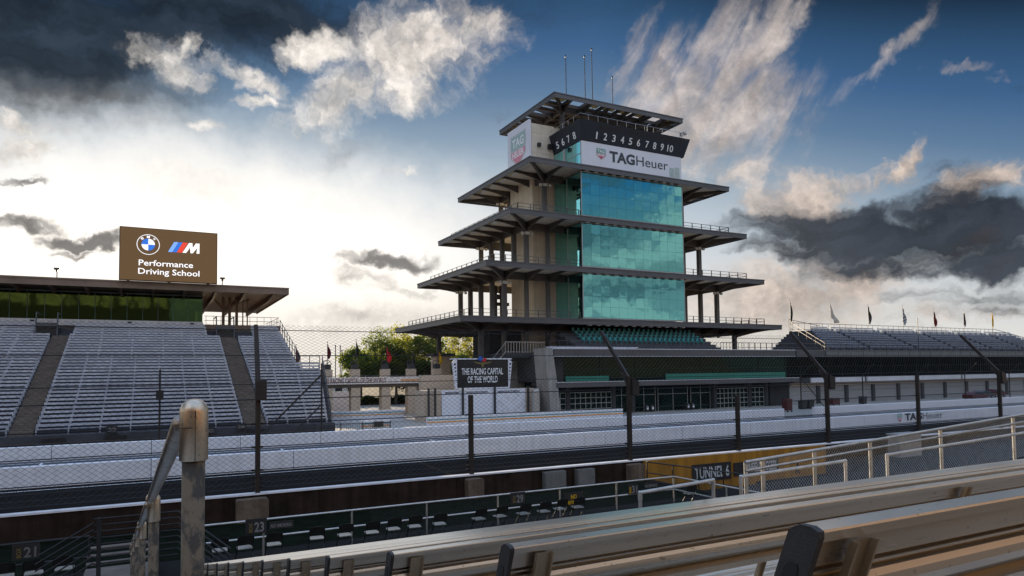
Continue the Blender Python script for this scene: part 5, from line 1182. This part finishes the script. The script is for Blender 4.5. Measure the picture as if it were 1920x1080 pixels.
b.tube((100, 79.6, 9.7), (198, 79.6, 9.7), .045, 5); b.tube((100, 79.6, 9.1), (198, 79.6, 9.1), .035, 5)
b.build('railing', 'postdark', rs)
FLG = [(1481, 565, 'flagd', 'dark green flag at the left end of the roof grandstand', .45, 2.9), (1556, 567, 'flagc', 'cream flag blown open above the roof grandstand', 1.7, 2.0), (1627, 571, 'black', 'plain black flag third from the tower', .65, 2.9), (1692, 574, 'black', 'black and white checkered flag above the roof grandstand', .7, 2.9), (1750, 579, 'flagm', 'maroon flag above the roof grandstand', .7, 2.7), (1806, 581, 'blacksign', 'dark grey flag between the maroon and yellow flags', .55, 2.7), (1859, 585, 'flagy', 'yellow flag at the right end of the roof grandstand', .5, 2.6)]
for (px, py, fm, lab, w, h) in FLG:
    p = atY(px, py, 92.9); flag(p.x, 92.9, 12.9, p.z, fm, lab, w*1.6, h*1.25, .5, checks='check' in lab, group='flags on the roof grandstand')
p = atY(1720, 595, 78.5); b = MB(); b.tube((p.x, 78.5, 8.4), (p.x, 78.5, p.z), .06, 5); tag(b.build('mast', 'black', loc=(p.x, 78.5, 8.4)), 'thin bare black mast in front of the roof grandstand benches', 'mast')
# vehicles and carts before the garages
def car(x, y, body, label, ang=0):
    t = thing('parked_car', label, 'car', (x, y, 0), 'cars parked before the garages')
    P = [(-2.25, .35), (2.25, .35), (2.3, .75), (2.1, .88), (1.15, .98), (.45, 1.42), (-1.1, 1.46), (-1.9, 1.05), (-2.25, .95), (-2.3, .6)]
    b = MB(); b.prism([(x+u, y-.85, z) for u, z in P], (0, 1.7, 0)); b.build('body', body, t)
    W_ = [(1.0, 1.0), (.42, 1.36), (-1.05, 1.40), (-1.7, 1.05)]
    b = MB(); b.prism([(x+u, y-.87, z) for u, z in W_], (0, .015, 0)); b.build('side_window', 'carglass', t)
    for u in (-1.4, 1.4):
        b = MB(); b.tube((x+u, y-.90, .33), (x+u, y-.66, .33), .33, 14); w_ = b.build('wheel', 'tyre', t)
        b = MB(); b.tube((x+u, y-.915, .33), (x+u, y-.902, .33), .19, 12); b.build('rim', 'chrome', w_)
    b = MB(); b.box(x+2.2, x+2.33, y-.8, y-.5, .62, .78); b.build('headlight', 'chrome', t)
car(122.6, 66.2, 'carred', 'dark red car parked nearest the pit wall on the right')
car(129.2, 68.5, 'cargrey', 'dark grey car parked between two dark red cars')
car(137.6, 70.8, 'carred', 'dark red car parked furthest right before the garages')
def cart(px, py, Y, mm, label, w, h):
    p = atY(px, py, Y); t = thing('tool_cart', label, 'cart', (p.x, Y, 0))
    b = MB(); b.box(p.x-w/2, p.x+w/2, Y-.4, Y+.4, .18, h); [b.box(p.x-w/2+.05, p.x+w/2-.05, Y-.43, Y-.403, z, z+.22) for z in np.arange(.25, h-.25, .3)]; b.build('cart_body', mm, t)
    b = MB(); [b.tube((p.x+s*(w/2-.15), Y-.42, .09), (p.x+s*(w/2-.15), Y-.34, .09), .09, 8) for s in (-1, 1)]; b.build('wheel', 'tyre', t)
cart(1476, 760, 63, 'cartred', 'red tool cart in the gap of the pit lane wall', 1.0, 1.7)
cart(1564, 752, 69, 'cartred', 'red tool cart behind the wall by the second garage door', 1.6, 1.2)
def bin_(px, Y, label):
    p = atY(px, 765, Y); t = thing('wheelie_bin', label, 'bin', (p.x, Y, 0)); b = MB(); b.prism([(p.x-.42, Y-.35, .05), (p.x+.42, Y-.35, .05), (p.x+.5, Y-.42, 1.1), (p.x-.5, Y-.42, 1.1)], (0, .75, 0)); b.build('bin_body', 'bin', t)
    b = MB(); b.box(p.x-.53, p.x+.53, Y-.46, Y+.4, 1.11, 1.2); b.build('lid', 'bin', t)
bin_(1505, 66, 'black wheeled bin just right of the red cart'); bin_(1518, 66, 'black wheeled bin nearest the end of the white wall'); bin_(1618, 70, 'black wheeled bin before the third garage door')

# ================================================================== FOREGROUND STAND
BY0, BZ0, BX0, PITCH, DROP, DXR = .599, 5.305, .717, .76, .1816, .0235
NB = 11
st = thing('spectator_stand', 'metal decked stand carrying the near aluminium benches', 'stand', (5, 4, 0))
b = MB()
for k in range(0, NB+1):
    y, z = BY0+PITCH*k, BZ0-DROP*k-.86
    b.box(-1.45, 27, y-.34, y+PITCH-.345, z-.05, z)
    b.box(-1.45, 27, y-.345-.02, y-.345, z-.05, z+DROP-.052)
b.build('deck', 'galv', st)
b = MB()
for k in range(-3, NB+1, 2):
    y, z = BY0+PITCH*k, BZ0-DROP*k-.95
    for x in (-1.3, 5, 12, 19, 26): b.box(x-.06, x+.06, y, y+.12, 0, z)
b.build('frame', 'galvdark', st)
b = MB()
for k in range(NB+1, 19):
    y, z = BY0+PITCH*k, BZ0-DROP*k-.86
    if z < .1: break
    b.box(-1.45, .1, y-.34, y+PITCH-.345, z-.05, z)
b.build('steps', 'galv', st)
tl = math.tan(rad(21)); 
def backprofile(y, z, h=.157, t=.040):
    """ridged aluminium back plank leaning towards the track; (y,z) = upper rear edge"""
    F = [(t, 0), (.002, 0), (.0, -.003), (.0, -.016), (.012, -.0175), (.012, -.054), (.034, -.0555), (.034, -.060), (.011, -.061), (.011, -.0655), (.034, -.0665), (.034, -.0725), (.010, -.075), (.003, -.084), (-.001, -.096), (.001, -.110), (.009, -.121), (.036, -.124), (.036, -.1385), (.002, -.140), (.002, -h), (t, -h)]
    return [(y+u-v*tl*1.0, z+v) for u, v in F]
def seatprofile(y, z):
    P = [(.0, -.04), (.0, 0)]
    for i in range(5): P += [(.012+.058*i, .0), (.020+.058*i, -.005), (.045+.058*i, -.005), (.053+.058*i, .0)]
    P += [(.30, 0), (.30, -.04)]
    return [(y+u, z+v) for u, v in P]
def bench(k):
    y, z = BY0+PITCH*k-.03, BZ0-DROP*k; x0 = BX0-DXR*k; x1 = 26.0
    ordw = ['nearest', 'second', 'third', 'fourth', 'fifth', 'sixth', 'seventh', 'eighth', 'ninth', 'tenth', 'farthest'][k]
    t = thing('bleacher_bench', ordw+' aluminium bench with ridged backrest, counted from the camera towards the track', 'bench', (x0, y, z-.86), 'aluminium benches in the near stand')
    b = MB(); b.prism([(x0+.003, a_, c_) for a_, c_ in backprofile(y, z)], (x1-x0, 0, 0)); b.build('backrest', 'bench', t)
    # end cap: rounded plate
    pf = backprofile(y, z)
    lean = lambda v: -v*tl
    C = [(-.005, -.008), (-.002, .0), (.010, .0045), (.028, .0045), (.040, -.004), (.042, -.15), (.036, -.165), (.002, -.165), (-.005, -.155)]
    b = MB(); b.prism([(x0-.008, y+u+lean(v), z+v) for u, v in C], (.0105, 0, 0)); e = b.build('end_cap', 'endcap', t)
    C2 = [(.012, -.045), (.026, -.045), (.030, -.055), (.030, -.14), (.024, -.148), (.012, -.148), (.008, -.14), (.008, -.055)]
    b = MB(); b.prism([(x0-.0095, y+u+lean(v), z+v) for u, v in C2], (.0012, 0, 0)); b.tube((x0-.0100, y+.008+lean(-.155), z-.155), (x0-.0085, y+.008+lean(-.155), z-.155), .0035, 8); b.build('cap_recess', 'black', e)
    # seat and foot plank
    zs = z-.40
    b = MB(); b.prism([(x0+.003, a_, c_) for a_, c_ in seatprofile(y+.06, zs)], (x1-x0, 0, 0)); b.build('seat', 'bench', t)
    xs = [x0+.062]
    while xs[-1] < 24: xs.append(xs[-1]+1.62)
    for x in xs:
        b = MB(); w_ = .036
        # channel-shaped bracket behind the plank, flanges proud
        def strip(xa, xb, off, th):
            P = [(off+lean(-.020), -.020), (off+th+lean(-.020), -.020), (off+th+lean(-.46), -.46), (off+lean(-.46), -.46)]
            b.prism([(xa, y+u, z+v) for u, v in P], (xb-xa, 0, 0))
        strip(x, x+w_, -.004, .004); strip(x-.003, x+.0005, -.014, .012); strip(x+w_, x+w_+.004, -.014, .012)
        b.box(x, x+w_, y+.10, y+.34, zs-.09, zs-.042); b.box(x, x+w_, y+.14, y+.20, z-.86, zs-.092)
        b.tube((x+w_/2, y-.006+lean(-.09), z-.09), (x+w_/2, y-.009+lean(-.09), z-.09), .006, 8); b.build('bracket', 'bracket', t)
    b = MB()
    for x in xs[:3]: b.tube((x+.018, y-.004+lean(-.125), z-.125), (x+.018, y-.0075+lean(-.125), z-.125), .005, 8)
    b.build('bolt', 'black', t)
for k in range(NB): bench(k)
# stains on the nearest backrest top
# aisle handrail
hr = thing('aisle_handrail', 'galvanised aisle handrail with domed cast caps stepping down towards the track', 'handrail', (.08, 1.71, 4.4))
N = 6
P = [Vector((.085-.070*i, 1.72+2.28*i, 5.452-.545*i)) for i in range(N)]
for i, p in enumerate(P):
    foot = BZ0-DROP*((p.y-BY0)/PITCH)-.86
    b = MB(); b.tube((p.x, p.y, foot-.05), (p.x, p.y, p.z-.10), .0242, 24); po = b.build('post', 'patina', hr, smooth=True)
    b = MB(); prof = [(.0275, -.140), (.0302, -.138), (.0302, -.030)]+[(.0302*math.cos(a_), -.030+.030*math.sin(a_)) for a_ in np.linspace(.1, 1.5, 9)]
    b.lathe(p, prof, 28); b.build('post_cap', 'capmetal', po, smooth=True)
    b = MB(); b.box(p.x-.0312, p.x-.004, p.y-.0316, p.y-.02, p.z-.0655, p.z-.0635); b.box(p.x+.0005, p.x+.0025, p.y-.0318, p.y-.028, p.z-.138, p.z-.026); b.build('cap_seam', 'patina', po)
    if i:
        q = P[i-1]; a_ = Vector((q.x-.024, q.y+.012, q.z-.055)); c_ = Vector((p.x-.012, p.y-.02, p.z-.022))
        b = MB(); b.tube(a_, c_, .0212, 20); b.build('rail', 'railmetal', hr, smooth=True)
        b = MB(); b.tube(c_-(c_-a_).normalized()*.05, c_, .0265, 20); b.build('rail_socket', 'capmetal', hr, smooth=True)
    foot_z = foot
    b = MB(); b.lathe((p.x, p.y, foot_z), [(.05, 0), (.05, .03), (.032, .06), (.032, .12)], 18); b.tube((p.x-.02, p.y-.04, foot_z+.16), (p.x+.10, p.y-.02, foot_z+.10), .02, 10); b.build('base_flange', 'railmetal', po, smooth=True)
# short rails on the front edge of the stand
def pipe_rail(name, label, pts, r=.026, legs=(), mm='galv', cat='railing'):
    t = thing(name, label, cat, pts[0][:]); b = MB(); b.path(pts, r, 10)
    for q in pts: b.lathe((q[0], q[1], q[2]-r*1.05), [(r*.6, 0), (r*1.12, r*.5), (r*1.12, r*1.5), (r*.6, r*2.1)], 10)
    b.build('rail', mm, t)
    for q, zb in legs: b = MB(); b.tube((q[0], q[1], zb), (q[0], q[1], q[2]-r*.5), r, 10); b.tube((q[0], q[1], q[2]-.12), (q[0], q[1], q[2]-.02), r*1.2, 10); b.build('post', mm, t)
    return t
RY = 9.25
for (a_, c_, lab) in (((1200, 924), (1337, 900), 'leftmost short pipe rail along the front edge of the near stand'), ((1389, 894), (1585, 864), 'middle short pipe rail along the front edge of the near stand'), ((1663, 853), (1990, 800), 'rightmost long pipe rail along the front edge of the near stand')):
    p, q = atY(*a_, RY), atY(*c_, RY); pipe_rail('pipe_rail', lab, [p, q], .032, [(p, 2.4), (q, 2.4)])
# sloping mesh railing of the ramp
p, q = atY(1397, 867, 12.0), atY(1990, 765, 12.0); d = (q-p)
mr = thing('mesh_railing', 'sloping pipe railing filled with wire mesh along the ramp on the right', 'railing', p[:])
b = MB(); b.path([p, q], .042, 10); b.path([p-Z_*.20, q-Z_*.24], .034, 8); b.path([p-Z_*1.35, q-Z_*1.6], .03, 8); b.build('rail', 'galv', mr)
for px in (1398, 1430, 1527, 1632, 1765, 1902):
    t_ = (atY(px, 800, 12.0).x-p.x)/d.x; f = p+d*t_
    b = MB(); b.tube((f.x, 12.03, .8), (f.x, 12.03, f.z), .05, 10); b.build('post', 'galv', mr)
b = MB(); dn = d.normalized(); lattice(b, (p.x, 12.06, p.z-1.35), dn, Z_, d.length, 1.34, .10, .10, .003); b.build('wire_mesh', 'galv', mr)
# ------------------------------------------------------------------ box seats: railing, chairs, signs
RLY = 22.6
t = thing('box_railing', 'long pipe railing with wire mesh before the folding chairs', 'railing', (10, RLY, 0))
b = MB(); xe = 19.45
for z in (.55, 1.08): b.tube((1.0, RLY, z), (xe, RLY, z), .032, 8)
for z in (.55, 1.08): b.tube((xe, RLY, z), (xe, 17.2, z), .032, 8)
b.build('rail', 'galv', t)
for x in (1.0, 3.1, 5.85, 8.45, 11.2, 13.85, 16.5, 19.45): b = MB(); b.tube((x, RLY, 0), (x, RLY, 1.08), .034, 8); b.build('post', 'galv', t)
b = MB(); b.tube((xe, 19.6, 0), (xe, 19.6, 1.08), .034, 8); b.build('post', 'galv', t)
b = MB(); lattice(b, (6.5, RLY+.04, .03), X_, Z_, xe-6.5, 1.02, .085, .085, .0028); lattice(b, (xe, RLY, .03), -Y_, Z_, 5.2, 1.0, .085, .085, .0028); b.build('wire_mesh', 'wire', t)
t = thing('box_railing', 'dark pipe railing of the box at the lower left corner of the photo', 'railing', (-5, RLY, 0))
b = MB()
for z in (.55, 1.12): b.tube((-12, RLY, z), (-1.5, RLY, z), .034, 8)
b.build('rail', 'guardpipe', t)
for x in (-9.5, -6.5, -4.0, -1.5): b = MB(); b.tube((x, RLY, 0), (x, RLY, 1.12), .036, 8); b.build('post', 'guardpipe', t)
def boxsign(p, txts, label, w, h, Y=22.56):
    a_ = atY(*p, Y); t = thing('box_sign', label, 'sign', (a_.x, Y, a_.z)); b = MB(); b.box(a_.x, a_.x+w, Y-.012, Y, a_.z, a_.z+h); b.build('board', 'blacksign', t)
    for (s, dx, dz, hh, ww, mm, vert) in txts:
        b = MB(); o = Vector((a_.x+dx, Y-.016, a_.z+dz))
        if vert: b.text(s, o, Z_, -X_, hh, ww, .003, .02)
        else: b.text(s, o, X_, Z_, hh, ww, .003, .02)
        b.build('lettering', mm, t)
boxsign((460, 1003), [('BOX', .20, .06, .10, .28, 'gold', True), ('23', .26, .06, .28, .28, 'dimnum', False)], 'black box sign with a yellow BOX and white 23', .62, .46)
boxsign((505, 993), [('NO SMOKING', .04, .05, .10, .62, 'dimnum', False)], 'black sign with white NO SMOKING behind the third folding chair', .72, .22)
boxsign((957, 946), [('BOX', .20, .05, .10, .26, 'gold', True), ('29', .25, .05, .26, .28, 'dimnum', False)], 'black box sign with a yellow BOX and 29 behind the chairs', .62, .42)
boxsign((1178, 927), [('BOX', .14, .04, .09, .26, 'flagy', True), ('31', .18, .04, .28, .26, 'dimnum', False)], 'black box sign with a yellow BOX and white 31 at the end of the mesh', .50, .40)
boxsign((1208, 916), [('NO SMOKING', .04, .04, .10, .62, 'dimnum', False)], 'small NO SMOKING sign right of the sign with 31', .70, .20)
boxsign((1058, 950), [('NO', .30, .26, .16, .26, 'flagy', False), ('DRIVEWAY', .05, .06, .14, .78, 'flagy', False)], 'black sign with yellow lettering starting NO behind two chairs', .88, .50)
boxsign((22, 1052), [('BOX', .20, .06, .10, .26, 'gold', True), ('21', .26, .06, .26, .28, 'cabinet', False)], 'dim black box sign numbered 21 in the lower left box', .62, .42)
def chair(label):
    t = thing('folding_chair', label, 'chair', (0, 0, 0), 'folding chairs in the box seats')
    b = MB(); P = []
    n = 8
    for i in range(n+1):
        u = -1+2*i/n; P.append((u*.215, -.20-.03*(1-u*u), .80+.045*(1-abs(u)**3)))
    Q = [(x, y+.012, z) for x, y, z in P]; Rr = [(x, y+.03, .575+.0*x) for x, y, z in P]; S = [(x, y+.042, .575) for x, y, z in P]
    for i in range(n): b.quad(P[i], P[i+1], Rr[i+1], Rr[i]); b.quad(Q[i+1], Q[i], S[i], S[i+1]); b.quad(P[i+1], P[i], Q[i], Q[i+1])
    b.build('backrest', 'chairblk', t)
    b = MB(); C = [(-.20, -.17), (.20, -.17), (.215, .05), (.19, .20), (.15, .23), (-.15, .23), (-.19, .20), (-.215, .05)]
    b.prism([(x, y, .435+.02*(y+.17)) for x, y in C], (0, 0, .022)); b.build('seat', 'seatpad', t)
    for s in (-1, 1):
        b = MB(); b.path([(s*.225, -.21, .82), (s*.225, -.13, .5), (s*.225, .27, 0)], .013, 6); b.build('front_leg', 'chairblk', t)
        b = MB(); b.path([(s*.205, .12, .43), (s*.205, -.24, 0)], .012, 6); b.build('rear_leg', 'chairblk', t)
    b = MB(); b.tube((-.225, .20, .08), (.225, .20, .08), .009, 5); b.build('stretcher', 'chairblk', t); b = MB(); b.tube((-.205, -.17, .1), (.205, -.17, .1), .009, 5); b.build('stretcher', 'chairblk', t)
    return t
CHX = [(412, 'first folding chair right of the handrail post in front of the box 23 sign'), (458, 'second folding chair right of the handrail post below the 23'), (512, 'folding chair alone below the white NO SMOKING sign'), (594, 'folding chair left of the mesh panels, first of a row of five'), (646, 'folding chair below the second railing post of the long row'), (695, 'folding chair third in the row of five with pale seats'), (737, 'folding chair fourth in the row of five with pale seats'), (777, 'folding chair fifth in the row of five with pale seats'), (822, 'folding chair at the railing post under the square footing'), (897, 'folding chair left of the box 29 sign'), (937, 'folding chair overlapping the box 29 sign'), (980, 'folding chair just right of the box 29 sign'), (1017, 'folding chair between the 29 and the yellow lettered sign'), (1050, 'folding chair left of two before the yellow lettered sign'), (1082, 'folding chair right of two before the yellow lettered sign'), (1292, 'lone folding chair behind the leftmost short pipe rail near the tunnel'),
       (12, 'folding chair at the left edge of the photo in the dim box'), (66, 'second folding chair from the left edge in the dim box'), (122, 'third folding chair from the left edge in the dim box')]
proto = None; rnd = random.Random(9)
for px, lab in CHX:
    p = atY(px, 1000, 22.0); loc = (p.x, 22.0-.05+rnd.uniform(-.08, .08), .005)
    if proto is None: proto = chair(lab); c_ = proto; c_.location = loc
    else: c_ = copy_tree(proto, loc); c_['label'] = lab
    c_.rotation_euler = (0, 0, rnd.uniform(-.14, .10))
# second row of chairs further down, half hidden
# stair guard and landing on the left
t = thing('stair_guard', 'dark stair guard of eight horizontal pipes left of the handrail', 'railing', (-.6, 21, 0))
a_, c_ = atY(176, 972, 21), atY(300, 962, 21)
b = MB()
for k in range(8): z = a_.z-.02-k*.165; b.tube((a_.x, 21, z), (c_.x+.45, 21, z), .022, 8)
b.build('rail', 'guardpipe', t)
for x in (a_.x+.12, c_.x-.05): b = MB(); b.box(x-.05, x+.05, 20.95, 21.05, 0, a_.z); b.build('post', 'guardpipe', t)
b = MB()
for k in range(7): b.tube((c_.x+.45, 21, a_.z-.02-k*.165), (c_.x+1.6, 19.0, a_.z-.75-k*.165), .02, 6)
b.build('sloping_rail', 'guardpipe', t)
b = MB()
for k in range(7): b.tube((a_.x, 21, a_.z-.12-k*.17), (a_.x-1.2, 20.6, a_.z-.75-k*.17), .02, 6)
b.build('sloping_rail', 'guardpipe', t)
t = thing('stair_landing', 'small metal stair landing catching warm light at the lower left', 'landing', (-.8, 21.4, 0))
b = MB(); b.box(-1.55, .2, 20.4, 22.2, .26, .32); [b.box(-1.55, .2, 22.25+.3*k, 22.5+.3*k, .38+.15*k, .42+.15*k) for k in range(3)]; b.build('tread', 'aisle', t)
b = MB(); [b.box(x-.04, x+.04, 20.5, 22.1, 0, .255) for x in (-1.4, .1)]; b.build('frame', 'galvdark', t)
# unseen stand behind the viewer, sized and tinted for warm bounce light
t = thing('unseen_bounce_stand', 'unseen spectator stand behind the viewpoint, sized and tinted for warm bounce light', 'stand', (10, -14, 0))
b = MB()
zz = 4.42
for k in range(34):
    y, z = .25-.76*k, zz; zz += .19 if k < 5 else .44
    b.box(-70, 160, y-.76, y, z-.46, z); b.box(-70, 160, y-.35, y-.1, z+.40, z+.45)
b.build('deck', 'bounceboard', t)  # deck of the unseen stand, added for warm bounce light
b = MB(); b2 = MB()  # unseen upper tier, dark wall and columns added to reflect in the suite glass
for k in range(13):
    y, z = -24-1.0*k, 24.6+.66*k
    b.box(-75, 4, y-1.0, y, z-.68, z)
    for j in range(10): b2.box(-74+j*7.8, -67.2+j*7.8, y-.5, y-.25, z+.30, z+.52)
b.box(-75, 4, -25, -24.2, 17.0, 23.9); b.build('reflection_tier', 'innerd', t)
b2.build('reflection_bench', 'reflectrow', t)
b = MB()
for x in range(-72, 5, 9): b.box(x-.7, x+.7, -23.99, -23.8, 20, 33)
b.build('reflection_column', 'innerd', t)
